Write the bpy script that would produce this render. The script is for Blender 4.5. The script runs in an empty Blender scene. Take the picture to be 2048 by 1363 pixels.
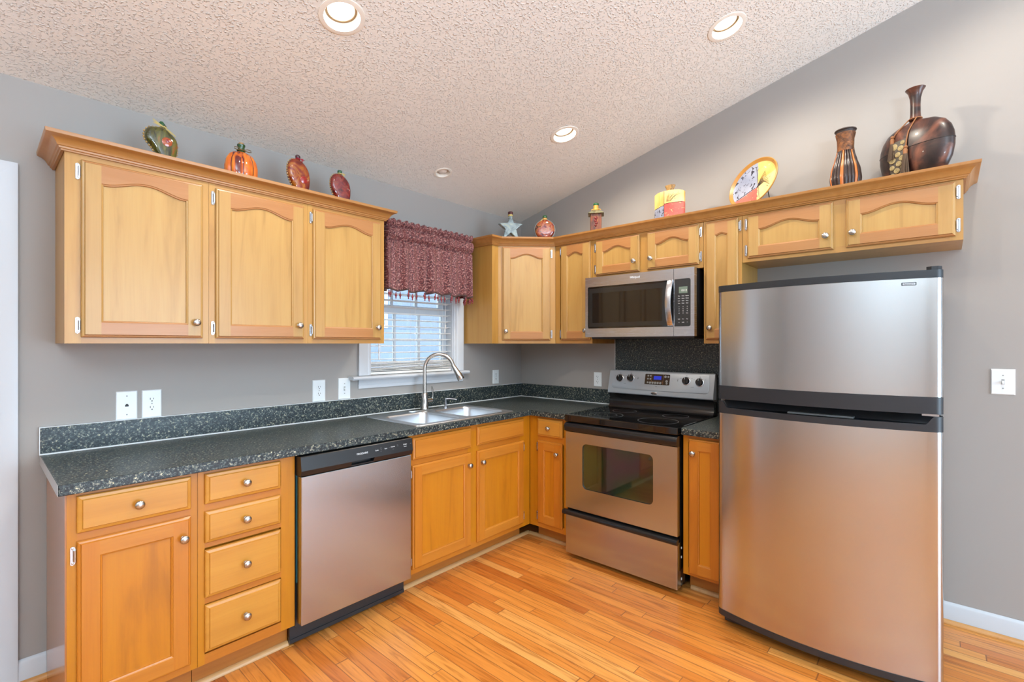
import bpy, bmesh, math, random
from mathutils import Vector, Matrix
random.seed(7)
PI = math.pi
S = bpy.context.scene
COL = S.collection

# ------------------------------------------------------------------ camera, world, lights, exposure
cam_data = bpy.data.cameras.new('camera')
cam = bpy.data.objects.new('camera', cam_data)
COL.objects.link(cam)
cam.location = (-3.2066, -2.7692, 1.3707)
cam.rotation_euler = (PI / 2, 0, math.radians(41.871) - PI / 2)
cam_data.sensor_width = 36.0
cam_data.lens = 36.0 * 965.4 / 2048
cam_data.shift_y = (686.74 - 681.5) / 2048
cam_data.clip_start = 0.05
S.camera = cam

S.view_settings.view_transform = 'Standard'
S.view_settings.look = 'None'
S.view_settings.gamma = 1.0
S.view_settings.use_curve_mapping = False
S.view_settings.exposure = -0.08

W = bpy.data.worlds.new('world')
S.world = W
W.use_nodes = True
wbg = W.node_tree.nodes['Background']
wbg.inputs[0].default_value = (0.80, 0.90, 1.0, 1)
wbg.inputs[1].default_value = 5.0


def area_light(name, loc, rot, sx, sy, power, color):
    d = bpy.data.lights.new(name, 'AREA')
    d.shape = 'RECTANGLE'
    d.size, d.size_y, d.energy, d.color = sx, sy, power, color
    o = bpy.data.objects.new(name, d)
    COL.objects.link(o)
    o.location, o.rotation_euler = loc, rot
    return o


# daylight from assumed rear windows, unseen and not modelled
area_light('daylight_rear', (-1.5, -6.42, 1.25), (PI / 2, 0, 0), 2.4, 2.1, 190, (0.58, 0.80, 1.0))
# unseen fill added behind the camera, aimed up like bounced flash
area_light('bounce_fill', (-4.4, -4.3, 1.7), (PI, 0, 0), 0.8, 0.8, 325, (0.62, 0.83, 1.0))
CAN_POWER = 33


def can_lamp(name, loc, rot=(0, 0, 0)):
    d = bpy.data.lights.new(name, 'SPOT')
    d.energy, d.color = CAN_POWER, (1.0, 0.90, 0.76)
    d.spot_size, d.spot_blend, d.shadow_soft_size = math.radians(168), 0.5, 0.030
    o = bpy.data.objects.new(name, d)
    COL.objects.link(o)
    o.location, o.rotation_euler = loc, rot
    return o


# the two ceiling lamps of the same grid that hang above and beside the picture
can_lamp('room_lamp', (-2.221, -1.970, 2.918), (-0.245, 0, 0))
can_lamp('room_lamp', (-0.729, -2.960, 3.165), (-0.245, 0, 0))


# ------------------------------------------------------------------ helpers
def lin(r, g, b):
    f = lambda c: ((c / 255) / 12.92) if c / 255 <= 0.04045 else ((c / 255 + 0.055) / 1.055) ** 2.4
    return (f(r), f(g), f(b), 1.0)


class MB:
    def __init__(self):
        self.v, self.f, self.m = [], [], []

    def add(self, verts, faces, mat=0):
        n = len(self.v)
        self.v += [tuple(p) for p in verts]
        for q in faces:
            self.f.append([n + i for i in q])
            self.m.append(mat)
        return self

    def box(self, x0, x1, y0, y1, z0, z1, mat=0):
        x0, x1 = min(x0, x1), max(x0, x1)
        y0, y1 = min(y0, y1), max(y0, y1)
        z0, z1 = min(z0, z1), max(z0, z1)
        v = [(x0, y0, z0), (x1, y0, z0), (x1, y1, z0), (x0, y1, z0), (x0, y0, z1), (x1, y0, z1), (x1, y1, z1), (x0, y1, z1)]
        return self.add(v, [(0, 3, 2, 1), (4, 5, 6, 7), (0, 1, 5, 4), (1, 2, 6, 5), (2, 3, 7, 6), (3, 0, 4, 7)], mat)

    def quad(self, a, b, c, d, mat=0):
        return self.add([a, b, c, d], [(0, 1, 2, 3)], mat)

    def rings(self, rings, cap0=True, cap1=True, closed=True, mat=0):
        n = len(rings[0])
        v = [p for r in rings for p in r]
        f = []
        for i in range(len(rings) - 1):
            for j in range(n if closed else n - 1):
                k = (j + 1) % n
                f.append((i * n + j, i * n + k, (i + 1) * n + k, (i + 1) * n + j))
        if cap0:
            f.append(tuple(range(n - 1, -1, -1)))
        if cap1:
            f.append(tuple((len(rings) - 1) * n + j for j in range(n)))
        return self.add(v, f, mat)

    def prism(self, pts, fn, a, b, mat=0):
        """pts: 2-D polygon, fn(u, v, t) -> 3-D point, extruded from t=a to t=b"""
        return self.rings([[fn(u, v, a) for u, v in pts], [fn(u, v, b) for u, v in pts]], mat=mat)

    def lathe(self, prof, n=24, c=(0, 0, 0), axis='z', mat=0, sx=1.0, sy=1.0, cap=True, rmod=None):
        rings = []
        for r, h in prof:
            ring = []
            for i in range(n):
                a = 2 * PI * i / n
                rr = r * (rmod(a, h) if rmod else 1.0)
                x, y = rr * math.cos(a) * sx, rr * math.sin(a) * sy
                if axis == 'z':
                    p = (c[0] + x, c[1] + y, c[2] + h)
                elif axis == '-y':
                    p = (c[0] + x, c[1] - h, c[2] + y)
                else:
                    p = (c[0] + h, c[1] + x, c[2] + y)
                ring.append(p)
            rings.append(ring)
        return self.rings(rings, cap, cap, True, mat)

    def tube(self, path, r, n=10, mat=0, cap=True):
        path = [Vector(p) for p in path]
        rad = r if isinstance(r, (list, tuple)) else [r] * len(path)
        rings = []
        up = None
        for i, p in enumerate(path):
            d = (path[min(i + 1, len(path) - 1)] - path[max(i - 1, 0)]).normalized()
            if up is None:
                up = Vector((0, 0, 1)) if abs(d.z) < 0.9 else Vector((1, 0, 0))
            s = d.cross(up).normalized()
            up = s.cross(d).normalized()
            rings.append([tuple(p + rad[i] * (math.cos(2 * PI * k / n) * s + math.sin(2 * PI * k / n) * up)) for k in range(n)])
        return self.rings(rings, cap, cap, True, mat)

    def ball(self, c, r, n=10, mat=0, sz=1.0):
        prof = [(r * math.sin(PI * i / 6), -r * sz * math.cos(PI * i / 6)) for i in range(7)]
        prof[0] = (r * 0.02, prof[0][1])
        prof[-1] = (r * 0.02, prof[-1][1])
        return self.lathe(prof, n, c, 'z', mat)

    def torus(self, c, R, r, axis='z', n=28, k=8, mat=0, sx=1, sy=1):
        pts = []
        for i in range(n + 1):
            a = 2 * PI * i / n
            x, y = R * math.cos(a) * sx, R * math.sin(a) * sy
            pts.append((c[0] + x, c[1] + y, c[2]) if axis == 'z' else (c[0] + x, c[1], c[2] + y))
        return self.tube(pts, r, k, mat, False)

    def build(self, name, mats, parent=None, loc=None, rot=None, smooth=None, bevel=None, seg=2):
        me = bpy.data.meshes.new(name)
        me.from_pydata(self.v, [], self.f)
        mats = mats if isinstance(mats, (list, tuple)) else [mats]
        for m in mats:
            me.materials.append(m)
        me.polygons.foreach_set('material_index', self.m)
        bm = bmesh.new()
        bm.from_mesh(me)
        bmesh.ops.recalc_face_normals(bm, faces=bm.faces)
        bm.to_mesh(me)
        bm.free()
        if smooth is not None:
            me.shade_smooth()
            me.set_sharp_from_angle(angle=math.radians(smooth))
        me.update()
        o = bpy.data.objects.new(name, me)
        COL.objects.link(o)
        if parent:
            o.parent = parent
        if loc:
            o.location = loc
        if rot:
            o.rotation_euler = rot
        if bevel:
            b = o.modifiers.new('bevel', 'BEVEL')
            b.width, b.segments, b.limit_method = bevel, seg, 'ANGLE'
            b.angle_limit = math.radians(40)
            b.harden_normals = False
        return o


def thing(name, label, cat, loc=(0, 0, 0), rotz=0.0, group=None):
    o = bpy.data.objects.new(name, None)
    o.empty_display_size = 0.05
    COL.objects.link(o)
    o.location, o.rotation_euler = loc, (0, 0, rotz)
    return tag(o, label, cat, group)


def tag(o, label, cat, group=None):
    o['label'], o['category'] = label, cat
    if group:
        o['group'] = group
    return o


def struct(o):
    o['kind'] = 'structure'
    return o


def sempty(name, loc=(0, 0, 0), rotz=0):
    o = bpy.data.objects.new(name, None)
    COL.objects.link(o)
    o.location, o.rotation_euler = loc, (0, 0, rotz)
    return struct(o)


RW = -PI / 2  # turn of a thing that stands against the right-hand wall (its local -y looks into the room)


def text(body, size, name, mat, parent, loc, rot=(PI / 2, 0, 0), depth=0.0006, align='CENTER', shear=0.0, squash=1.0):
    c = bpy.data.curves.new(name, 'FONT')
    c.body, c.size, c.extrude, c.align_x, c.shear = body, size, depth, align, shear
    c.align_y = 'CENTER'
    t = bpy.data.objects.new(name + '_tmp', c)
    COL.objects.link(t)
    dg = bpy.context.evaluated_depsgraph_get()
    me = bpy.data.meshes.new_from_object(t.evaluated_get(dg))
    bpy.data.objects.remove(t)
    bpy.data.curves.remove(c)
    me.materials.clear()
    me.materials.append(mat)
    me.name = name
    o = bpy.data.objects.new(name, me)
    COL.objects.link(o)
    o.parent, o.location, o.rotation_euler, o.scale = parent, loc, rot, (squash, 1, 1)
    return o


# ------------------------------------------------------------------ materials
def nodes(name):
    m = bpy.data.materials.new(name)
    m.use_nodes = True
    nt = m.node_tree
    return m, nt, nt.nodes['Principled BSDF']


def N(nt, t, **kw):
    n = nt.nodes.new(t)
    for k, v in kw.items():
        setattr(n, k, v)
    return n


def plain(name, col, rough=0.5, metal=0.0, spec=0.5, coat=0.0, emit=None, es=0.0, bump=0.0, bscale=200):
    m, nt, p = nodes(name)
    p.inputs['Base Color'].default_value = col
    p.inputs['Roughness'].default_value = rough
    p.inputs['Metallic'].default_value = metal
    p.inputs['Specular IOR Level'].default_value = spec
    p.inputs['Coat Weight'].default_value = coat
    p.inputs['Coat Roughness'].default_value = 0.1
    if emit:
        p.inputs['Emission Color'].default_value = emit
        p.inputs['Emission Strength'].default_value = es
    tc = N(nt, 'ShaderNodeTexCoord')
    nz = N(nt, 'ShaderNodeTexNoise')
    nz.inputs['Scale'].default_value = bscale
    nt.links.new(tc.outputs['Object'], nz.inputs['Vector'])
    if bump:
        b = N(nt, 'ShaderNodeBump')
        b.inputs['Strength'].default_value = bump
        b.inputs['Distance'].default_value = 0.002
        nt.links.new(nz.outputs['Fac'], b.inputs['Height'])
        nt.links.new(b.outputs['Normal'], p.inputs['Normal'])
    else:
        mr = N(nt, 'ShaderNodeMapRange')
        mr.inputs['To Min'].default_value = max(0.02, rough - 0.03)
        mr.inputs['To Max'].default_value = rough + 0.03
        nt.links.new(nz.outputs['Fac'], mr.inputs['Value'])
        nt.links.new(mr.outputs['Result'], p.inputs['Roughness'])
    return m


def ramp(nt, stops):
    r = N(nt, 'ShaderNodeValToRGB')
    e = r.color_ramp.elements
    while len(e) < len(stops):
        e.new(0.5)
    for i, (pos, c) in enumerate(stops):
        e[i].position, e[i].color = pos, c
    return r


def wood(name, light, mid, dark, grain='z', rough=0.36, coat=0.15, fine=1.0):
    m, nt, p = nodes(name)
    L = nt.links.new
    tc, oi = N(nt, 'ShaderNodeTexCoord'), N(nt, 'ShaderNodeObjectInfo')
    mul = N(nt, 'ShaderNodeVectorMath', operation='SCALE')
    cmb = N(nt, 'ShaderNodeCombineXYZ')
    for i in range(3):
        L(oi.outputs['Random'], cmb.inputs[i])
    L(cmb.outputs[0], mul.inputs[0])
    mul.inputs['Scale'].default_value = 23.0
    add = N(nt, 'ShaderNodeVectorMath', operation='ADD')
    L(tc.outputs['Object'], add.inputs[0])
    L(mul.outputs[0], add.inputs[1])
    mp = N(nt, 'ShaderNodeMapping')
    mp.inputs['Scale'].default_value = {'z': (9, 9, 0.9), 'x': (0.9, 9, 9), 'y': (9, 0.9, 9)}[grain]
    L(add.outputs[0], mp.inputs['Vector'])
    n1 = N(nt, 'ShaderNodeTexNoise')
    n1.inputs['Scale'].default_value = 1.3
    n1.inputs['Detail'].default_value = 5
    n1.inputs['Distortion'].default_value = 1.4
    L(mp.outputs[0], n1.inputs['Vector'])
    r = ramp(nt, [(0.30, dark), (0.46, mid), (0.66, light)])
    L(n1.outputs['Fac'], r.inputs['Fac'])
    mp2 = N(nt, 'ShaderNodeMapping')
    mp2.inputs['Scale'].default_value = {'z': (160, 160, 5), 'x': (5, 160, 160), 'y': (160, 5, 160)}[grain]
    L(add.outputs[0], mp2.inputs['Vector'])
    n2 = N(nt, 'ShaderNodeTexNoise')
    n2.inputs['Scale'].default_value = 1.0
    n2.inputs['Detail'].default_value = 3
    L(mp2.outputs[0], n2.inputs['Vector'])
    r2 = ramp(nt, [(0.30, (0.80, 0.74, 0.66, 1)), (0.55, (1, 1, 1, 1))])
    L(n2.outputs['Fac'], r2.inputs['Fac'])
    mx = N(nt, 'ShaderNodeMix', data_type='RGBA', blend_type='MULTIPLY')
    mx.inputs['Factor'].default_value = 0.22 * fine
    L(r.outputs['Color'], mx.inputs[6])
    L(r2.outputs['Color'], mx.inputs[7])
    L(mx.outputs[2], p.inputs['Base Color'])
    p.inputs['Roughness'].default_value = rough
    p.inputs['Coat Weight'].default_value = coat
    p.inputs['Coat Roughness'].default_value = 0.18
    return m


def w3(base, k=0.84, grain='z', name='', **kw):
    a = lin(*base)
    md = tuple(c * f for c, f in zip(a[:3], (0.95, 0.90, 0.84))) + (1,)
    dk = tuple(c * f for c, f in zip(a[:3], (k, k * 0.92, k * 0.80))) + (1,)
    return wood(name, a, md, dk, grain, **kw)


M = {}
M['panel_u'] = w3((189, 151, 86), 0.76, name='maple_panel')
M['stile_u'] = w3((185, 147, 86), name='maple_stile')
M['rail_u'] = w3((178, 126, 76), 0.90, 'x', name='maple_rail')
M['frame_u'] = w3((187, 143, 74), name='maple_frame')
M['frame_ux'] = w3((183, 136, 73), 0.88, 'x', name='maple_frame_rail')
M['crown'] = w3((174, 124, 67), 0.88, 'x', name='maple_crown')
M['panel_b'] = w3((197, 124, 22), 0.76, name='bounce_tint_panel')  # base cabinet tones: shade and orange floor bounce put into the maple colour
M['stile_b'] = w3((195, 120, 33), name='bounce_tint_stile')
M['rail_b'] = w3((197, 126, 41), 0.88, 'x', name='bounce_tint_rail')
M['frame_b'] = w3((193, 124, 15), name='bounce_tint_frame')
M['frame_bx'] = w3((191, 117, 32), 0.88, 'x', name='bounce_tint_frame_rail')
M['side_b'] = w3((172, 107, 53), name='bounce_tint_end_panel', rough=0.22, coat=0.6)
M['drawer_b'] = w3((202, 141, 54), 0.88, 'x', name='bounce_tint_drawer')
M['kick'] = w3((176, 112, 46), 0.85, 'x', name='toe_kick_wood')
M['shoe'] = w3((206, 164, 112), 0.85, 'x', name='shoe_mould_wood')
M['oakshoe'] = w3((206, 148, 84), 0.8, 'x', name='oak_shoe_wood')
M['nickel'] = plain('brushed_nickel', (0.50, 0.49, 0.47, 1), 0.24, 1.0)
M['chrome'] = plain('chrome', (0.50, 0.50, 0.52, 1), 0.2, 1.0)
M['white'] = plain('white_trim_paint', lin(201, 205, 211), 0.38)
M['plastic_w'] = plain('white_plastic', lin(232, 236, 238), 0.3)
M['slot'] = plain('dark_slot', lin(30, 30, 32), 0.5)
M['midgrey'] = plain('grey_plastic', lin(150, 152, 152), 0.4)
M['black'] = plain('black_enamel', (0.012, 0.012, 0.013, 1), 0.16, 0, 0.5)
M['blackm'] = plain('black_matte_plastic', (0.022, 0.024, 0.027, 1), 0.38)
M['charcoal'] = plain('charcoal_plastic', (0.016, 0.020, 0.026, 1), 0.40)
M['glassblack'] = plain('black_glass', (0.008, 0.008, 0.009, 1), 0.04, 0, 0.6)
M['teal'] = plain('teal_tub_edge', lin(40, 110, 125), 0.5)
M['ink'] = plain('light_print', lin(225, 230, 235), 0.5)
M['inkgrey'] = plain('grey_print', lin(120, 124, 128), 0.5)
M['darkink'] = plain('dark_print', lin(50, 52, 55), 0.5)
M['greyside'] = plain('grey_appliance_side', lin(120, 121, 120), 0.4)
M['caulk'] = plain('white_caulk', lin(222, 228, 232), 0.5)
M['edgegrey'] = plain('grey_reflection_edge', lin(168, 166, 164), 0.4)  # worktop end: its grey reflection put into the colour


def steel(name, col, rough, aniso, rot=0.25, scale=(2, 2, 400)):
    m, nt, p = nodes(name)
    L = nt.links.new
    p.inputs['Metallic'].default_value = 1.0
    p.inputs['Base Color'].default_value = col
    p.inputs['Anisotropic'].default_value = aniso
    p.inputs['Anisotropic Rotation'].default_value = rot
    tc = N(nt, 'ShaderNodeTexCoord')
    mp = N(nt, 'ShaderNodeMapping')
    mp.inputs['Scale'].default_value = scale
    L(tc.outputs['Object'], mp.inputs['Vector'])
    nz = N(nt, 'ShaderNodeTexNoise')
    nz.inputs['Scale'].default_value = 3
    nz.inputs['Detail'].default_value = 4
    L(mp.outputs[0], nz.inputs['Vector'])
    mr = N(nt, 'ShaderNodeMapRange')
    mr.inputs['To Min'].default_value, mr.inputs['To Max'].default_value = rough - 0.012, rough + 0.012
    L(nz.outputs['Fac'], mr.inputs['Value'])
    L(mr.outputs['Result'], p.inputs['Roughness'])
    if aniso:
        tg = N(nt, 'ShaderNodeTangent', direction_type='RADIAL', axis='Z')
        L(tg.outputs[0], p.inputs['Tangent'])
    return m


M['steel'] = steel('stainless_brushed', (0.47, 0.50, 0.54, 1), 0.22, 0.85, 0.0)
M['steel_f'] = steel('stainless_fridge', (0.52, 0.525, 0.53, 1), 0.20, 0.6)
M['steel_m'] = steel('stainless_microwave', (0.60, 0.63, 0.68, 1), 0.27, 0.4, 0.0)
M['steel_s'] = steel('stainless_sink', (0.70, 0.74, 0.79, 1), 0.36, 0.0, scale=(40, 40, 40))
M['steel_l'] = plain('silver_control_panel', lin(170, 178, 186), 0.34, 0.35)


def wall_paint(name, col, sc=90, st=0.05):
    m, nt, p = nodes(name)
    L = nt.links.new
    tc = N(nt, 'ShaderNodeTexCoord')
    nz = N(nt, 'ShaderNodeTexNoise')
    nz.inputs['Scale'].default_value = sc
    L(tc.outputs['Object'], nz.inputs['Vector'])
    b = N(nt, 'ShaderNodeBump')
    b.inputs['Strength'].default_value, b.inputs['Distance'].default_value = st, 0.002
    L(nz.outputs['Fac'], b.inputs['Height'])
    L(b.outputs['Normal'], p.inputs['Normal'])
    p.inputs['Base Color'].default_value = col
    p.inputs['Roughness'].default_value = 0.55
    p.inputs['Specular IOR Level'].default_value = 0.3
    return m


M['wall'] = wall_paint('grey_wall_paint', lin(163, 158, 154))
M['wall2'] = wall_paint('pale_wall_paint', lin(210, 210, 210))


def ceiling_mat():
    m, nt, p = nodes('textured_ceiling')
    L = nt.links.new
    tc = N(nt, 'ShaderNodeTexCoord')
    n1 = N(nt, 'ShaderNodeTexNoise')
    n1.inputs['Scale'].default_value = 105
    n1.inputs['Detail'].default_value = 1.5
    n1.inputs['Roughness'].default_value = 0.5
    n1.inputs['Distortion'].default_value = 0.2
    L(tc.outputs['Object'], n1.inputs['Vector'])
    r = ramp(nt, [(0.54, (0, 0, 0, 1)), (0.68, (1, 1, 1, 1))])
    L(n1.outputs['Fac'], r.inputs['Fac'])
    b = N(nt, 'ShaderNodeBump')
    b.inputs['Strength'].default_value, b.inputs['Distance'].default_value = 0.85, 0.0042
    L(r.outputs['Color'], b.inputs['Height'])
    L(b.outputs['Normal'], p.inputs['Normal'])
    p.inputs['Base Color'].default_value = lin(238, 235, 230)
    p.inputs['Roughness'].default_value = 0.32
    return m


M['ceiling'] = ceiling_mat()


def floor_mat():
    m, nt, p = nodes('oak_strip_floor')
    L = nt.links.new

    def math_(op, a, b=None, c=None):
        n = N(nt, 'ShaderNodeMath', operation=op)
        for i, v in enumerate((a, b, c)):
            if v is None:
                continue
            if isinstance(v, (int, float)):
                n.inputs[i].default_value = v
            else:
                L(v, n.inputs[i])
        return n.outputs[0]

    tc = N(nt, 'ShaderNodeTexCoord')
    sp = N(nt, 'ShaderNodeSeparateXYZ')
    L(tc.outputs['Object'], sp.inputs[0])
    WD = 0.0572
    xs = math_('DIVIDE', sp.outputs['X'], WD)
    row = math_('FLOOR', xs)
    fx = math_('FRACT', xs)
    wn = N(nt, 'ShaderNodeTexWhiteNoise', noise_dimensions='1D')
    L(row, wn.inputs['W'])
    ln = math_('MULTIPLY_ADD', wn.outputs['Value'], 0.6, 0.75)
    off = math_('MULTIPLY', wn.outputs['Value'], 37.7)
    ys = math_('ADD', math_('DIVIDE', sp.outputs['Y'], ln), off)
    pl = math_('FLOOR', ys)
    fy = math_('FRACT', ys)
    cb = N(nt, 'ShaderNodeCombineXYZ')
    L(row, cb.inputs[0])
    L(pl, cb.inputs[1])
    w2 = N(nt, 'ShaderNodeTexWhiteNoise', noise_dimensions='2D')
    L(cb.outputs[0], w2.inputs['Vector'])
    base = ramp(nt, [(0.0, lin(168, 86, 32)), (0.07, lin(202, 116, 46)), (0.40, lin(218, 136, 58)), (0.8, lin(228, 150, 70)), (1.0, lin(234, 168, 92))])
    L(w2.outputs['Value'], base.inputs['Fac'])
    # grain along Y, shifted per board
    ad = N(nt, 'ShaderNodeVectorMath', operation='ADD')
    sc = N(nt, 'ShaderNodeVectorMath', operation='SCALE')
    L(w2.outputs['Color'], sc.inputs[0])
    sc.inputs['Scale'].default_value = 19
    L(tc.outputs['Object'], ad.inputs[0])
    L(sc.outputs[0], ad.inputs[1])
    mp = N(nt, 'ShaderNodeMapping')
    mp.inputs['Scale'].default_value = (42, 2.6, 1)
    L(ad.outputs[0], mp.inputs['Vector'])
    nz = N(nt, 'ShaderNodeTexNoise')
    nz.inputs['Scale'].default_value = 1.0
    nz.inputs['Detail'].default_value = 6
    nz.inputs['Distortion'].default_value = 1.6
    L(mp.outputs[0], nz.inputs['Vector'])
    gr = ramp(nt, [(0.34, (0.58, 0.44, 0.30, 1)), (0.46, (0.92, 0.88, 0.84, 1)), (0.62, (1.06, 1.05, 1.04, 1))])
    L(nz.outputs['Fac'], gr.inputs['Fac'])
    mx = N(nt, 'ShaderNodeMix', data_type='RGBA', blend_type='MULTIPLY')
    mx.inputs['Factor'].default_value = 0.75
    L(base.outputs['Color'], mx.inputs[6])
    L(gr.outputs['Color'], mx.inputs[7])
    # seams
    dx = math_('MINIMUM', fx, math_('SUBTRACT', 1.0, fx))
    dy = math_('MULTIPLY', math_('MINIMUM', fy, math_('SUBTRACT', 1.0, fy)), 12.0)
    d = math_('MINIMUM', dx, dy)
    sm = N(nt, 'ShaderNodeMapRange', interpolation_type='SMOOTHSTEP')
    sm.inputs['From Min'].default_value, sm.inputs['From Max'].default_value = 0.012, 0.04
    L(d, sm.inputs['Value'])
    mx2 = N(nt, 'ShaderNodeMix', data_type='RGBA', blend_type='MIX')
    L(sm.outputs['Result'], mx2.inputs['Factor'])
    mx2.inputs[6].default_value = lin(158, 96, 48)
    L(mx.outputs[2], mx2.inputs[7])
    L(mx2.outputs[2], p.inputs['Base Color'])
    b = N(nt, 'ShaderNodeBump')
    b.inputs['Strength'].default_value, b.inputs['Distance'].default_value = 0.35, 0.002
    L(sm.outputs['Result'], b.inputs['Height'])
    L(b.outputs['Normal'], p.inputs['Normal'])
    p.inputs['Roughness'].default_value = 0.30
    p.inputs['Coat Weight'].default_value = 0.3
    p.inputs['Coat Roughness'].default_value = 0.2
    return m


M['floor'] = floor_mat()


def granite():
    m, nt, p = nodes('speckled_laminate')
    L = nt.links.new
    tc = N(nt, 'ShaderNodeTexCoord')
    n1 = N(nt, 'ShaderNodeTexNoise')
    n1.inputs['Scale'].default_value = 128
    n1.inputs['Detail'].default_value = 4
    n1.inputs['Roughness'].default_value = 0.7
    L(tc.outputs['Object'], n1.inputs['Vector'])
    r = ramp(nt, [(0.36, lin(10, 15, 18)), (0.48, lin(30, 41, 47)), (0.56, lin(60, 72, 76)), (0.63, lin(134, 134, 118)), (0.72, lin(216, 210, 192))])
    L(n1.outputs['Fac'], r.inputs['Fac'])
    v = N(nt, 'ShaderNodeTexVoronoi')
    v.inputs['Scale'].default_value = 210
    L(tc.outputs['Object'], v.inputs['Vector'])
    r2 = ramp(nt, [(0.0, (1, 1, 1, 1)), (0.80, (1, 1, 1, 1)), (0.86, (2.2, 2.0, 1.6, 1))])
    sp = N(nt, 'ShaderNodeSeparateColor')
    L(v.outputs['Color'], sp.inputs[0])
    L(sp.outputs[0], r2.inputs['Fac'])
    mx = N(nt, 'ShaderNodeMix', data_type='RGBA', blend_type='MULTIPLY')
    mx.inputs['Factor'].default_value = 1.0
    L(r.outputs['Color'], mx.inputs[6])
    L(r2.outputs['Color'], mx.inputs[7])
    L(mx.outputs[2], p.inputs['Base Color'])
    p.inputs['Roughness'].default_value = 0.34
    return m


M['granite'] = granite()


def swirl(name, stops, scale=14, detail=3, rough=0.12, coat=0.6, dist=1.5, mapping=(1, 1, 1)):
    m, nt, p = nodes(name)
    L = nt.links.new
    tc = N(nt, 'ShaderNodeTexCoord')
    mp = N(nt, 'ShaderNodeMapping')
    mp.inputs['Scale'].default_value = mapping
    L(tc.outputs['Object'], mp.inputs['Vector'])
    n1 = N(nt, 'ShaderNodeTexNoise')
    n1.inputs['Scale'].default_value = scale
    n1.inputs['Detail'].default_value = detail
    n1.inputs['Distortion'].default_value = dist
    L(mp.outputs[0], n1.inputs['Vector'])
    r = ramp(nt, stops)
    L(n1.outputs['Fac'], r.inputs['Fac'])
    L(r.outputs['Color'], p.inputs['Base Color'])
    p.inputs['Roughness'].default_value = rough
    p.inputs['Coat Weight'].default_value = coat
    p.inputs['Coat Roughness'].default_value = 0.05
    return m


def pane_mat():
    m = bpy.data.materials.new('window_glass')
    m.use_nodes = True
    nt = m.node_tree
    nt.nodes.clear()
    out = N(nt, 'ShaderNodeOutputMaterial')
    t, g, mx, fr = N(nt, 'ShaderNodeBsdfTransparent'), N(nt, 'ShaderNodeBsdfGlossy'), N(nt, 'ShaderNodeMixShader'), N(nt, 'ShaderNodeFresnel')
    t.inputs[0].default_value = (0.93, 0.96, 0.97, 1)
    g.inputs['Roughness'].default_value = 0.02
    fr.inputs['IOR'].default_value = 1.45
    nt.links.new(fr.outputs[0], mx.inputs[0])
    nt.links.new(t.outputs[0], mx.inputs[1])
    nt.links.new(g.outputs[0], mx.inputs[2])
    nt.links.new(mx.outputs[0], out.inputs[0])
    return m


M['pane'] = pane_mat()

# ------------------------------------------------------------------ the room
EAVE, SLOPE, RIDGE = 2.4365, 0.25, -3.30
X0, Y0 = -6.6, -6.5


def ceil_z(y):
    return EAVE - SLOPE * y if y > RIDGE else EAVE - SLOPE * RIDGE + SLOPE * (y - RIDGE) * 1.0


mb = MB()
mb.box(X0, 0, Y0, 0, -0.05, 0)
struct(mb.build('floor', M['floor']))

# window wall with the window opening
WX0, WX1, WZ0, WZ1 = -1.520, -0.782, 1.165, 2.06
mb = MB()
for a, b, c, d in ((X0, WX0, 0, EAVE), (WX1, 0.12, 0, EAVE), (WX0, WX1, 0, WZ0), (WX0, WX1, WZ1, EAVE)):
    mb.box(a, b, 0, 0.12, c, d)
struct(mb.build('wall_left', M['wall']))
gable = [(0, 0), (0, EAVE), (RIDGE, EAVE - SLOPE * RIDGE), (Y0, EAVE - SLOPE * RIDGE - (RIDGE - Y0) * SLOPE), (Y0, 0)]
mb = MB()
mb.prism(gable, lambda u, v, t: (t, u, v), 0, 0.12)
struct(mb.build('wall_right', M['wall']))
mb = MB()
mb.prism(gable, lambda u, v, t: (t, u, v), X0 - 0.12, X0)
struct(mb.build('wall_far', M['wall2']))
mb = MB()
mb.box(X0, 0, Y0 - 0.12, Y0, 0, EAVE + 0.05)
struct(mb.build('wall_rear', M['wall2']))

# vaulted ceiling with holes for the recessed lamps
CANS = [(-2.221, -0.972, 0.068), (-0.729, -1.970, 0.068), (-0.724, -0.989, 0.068), (-1.120, -0.282, 0.046)]
CS = math.sqrt(1 + SLOPE ** 2)


def slope_pt(x, s, h=0.0):
    """s metres down-room along the slope from the eave, h above the ceiling face"""
    return (x, -s / CS + h * SLOPE / CS, EAVE + SLOPE * s / CS + h / CS)


bm = bmesh.new()
smax = -RIDGE * CS
outer = [bm.verts.new((X0, 0, 0)), bm.verts.new((0, 0, 0)), bm.verts.new((0, smax, 0)), bm.verts.new((X0, smax, 0))]
eds = [bm.edges.new((outer[i], outer[(i + 1) % 4])) for i in range(4)]
for x, y, r in CANS:
    s = -y * CS
    ring = [bm.verts.new((x + r * math.cos(2 * PI * i / 40), s + r * math.sin(2 * PI * i / 40), 0)) for i in range(40)]
    eds += [bm.edges.new((ring[i], ring[(i + 1) % 40])) for i in range(40)]
bmesh.ops.triangle_fill(bm, use_beauty=True, edges=eds)
for v in bm.verts:
    v.co = slope_pt(v.co.x, v.co.y)
a, b = bm.verts.new((X0, RIDGE, EAVE - SLOPE * RIDGE)), bm.verts.new((0, RIDGE, EAVE - SLOPE * RIDGE))
zr = EAVE - SLOPE * RIDGE - (RIDGE - Y0) * SLOPE
c, d = bm.verts.new((0, Y0, zr)), bm.verts.new((X0, Y0, zr))
bm.faces.new((a, b, c, d))
bmesh.ops.recalc_face_normals(bm, faces=bm.faces)
me = bpy.data.meshes.new('ceiling')
bm.to_mesh(me)
bm.free()
me.materials.append(M['ceiling'])
ceil_o = bpy.data.objects.new('ceiling', me)
COL.objects.link(ceil_o)
struct(ceil_o)

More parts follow.
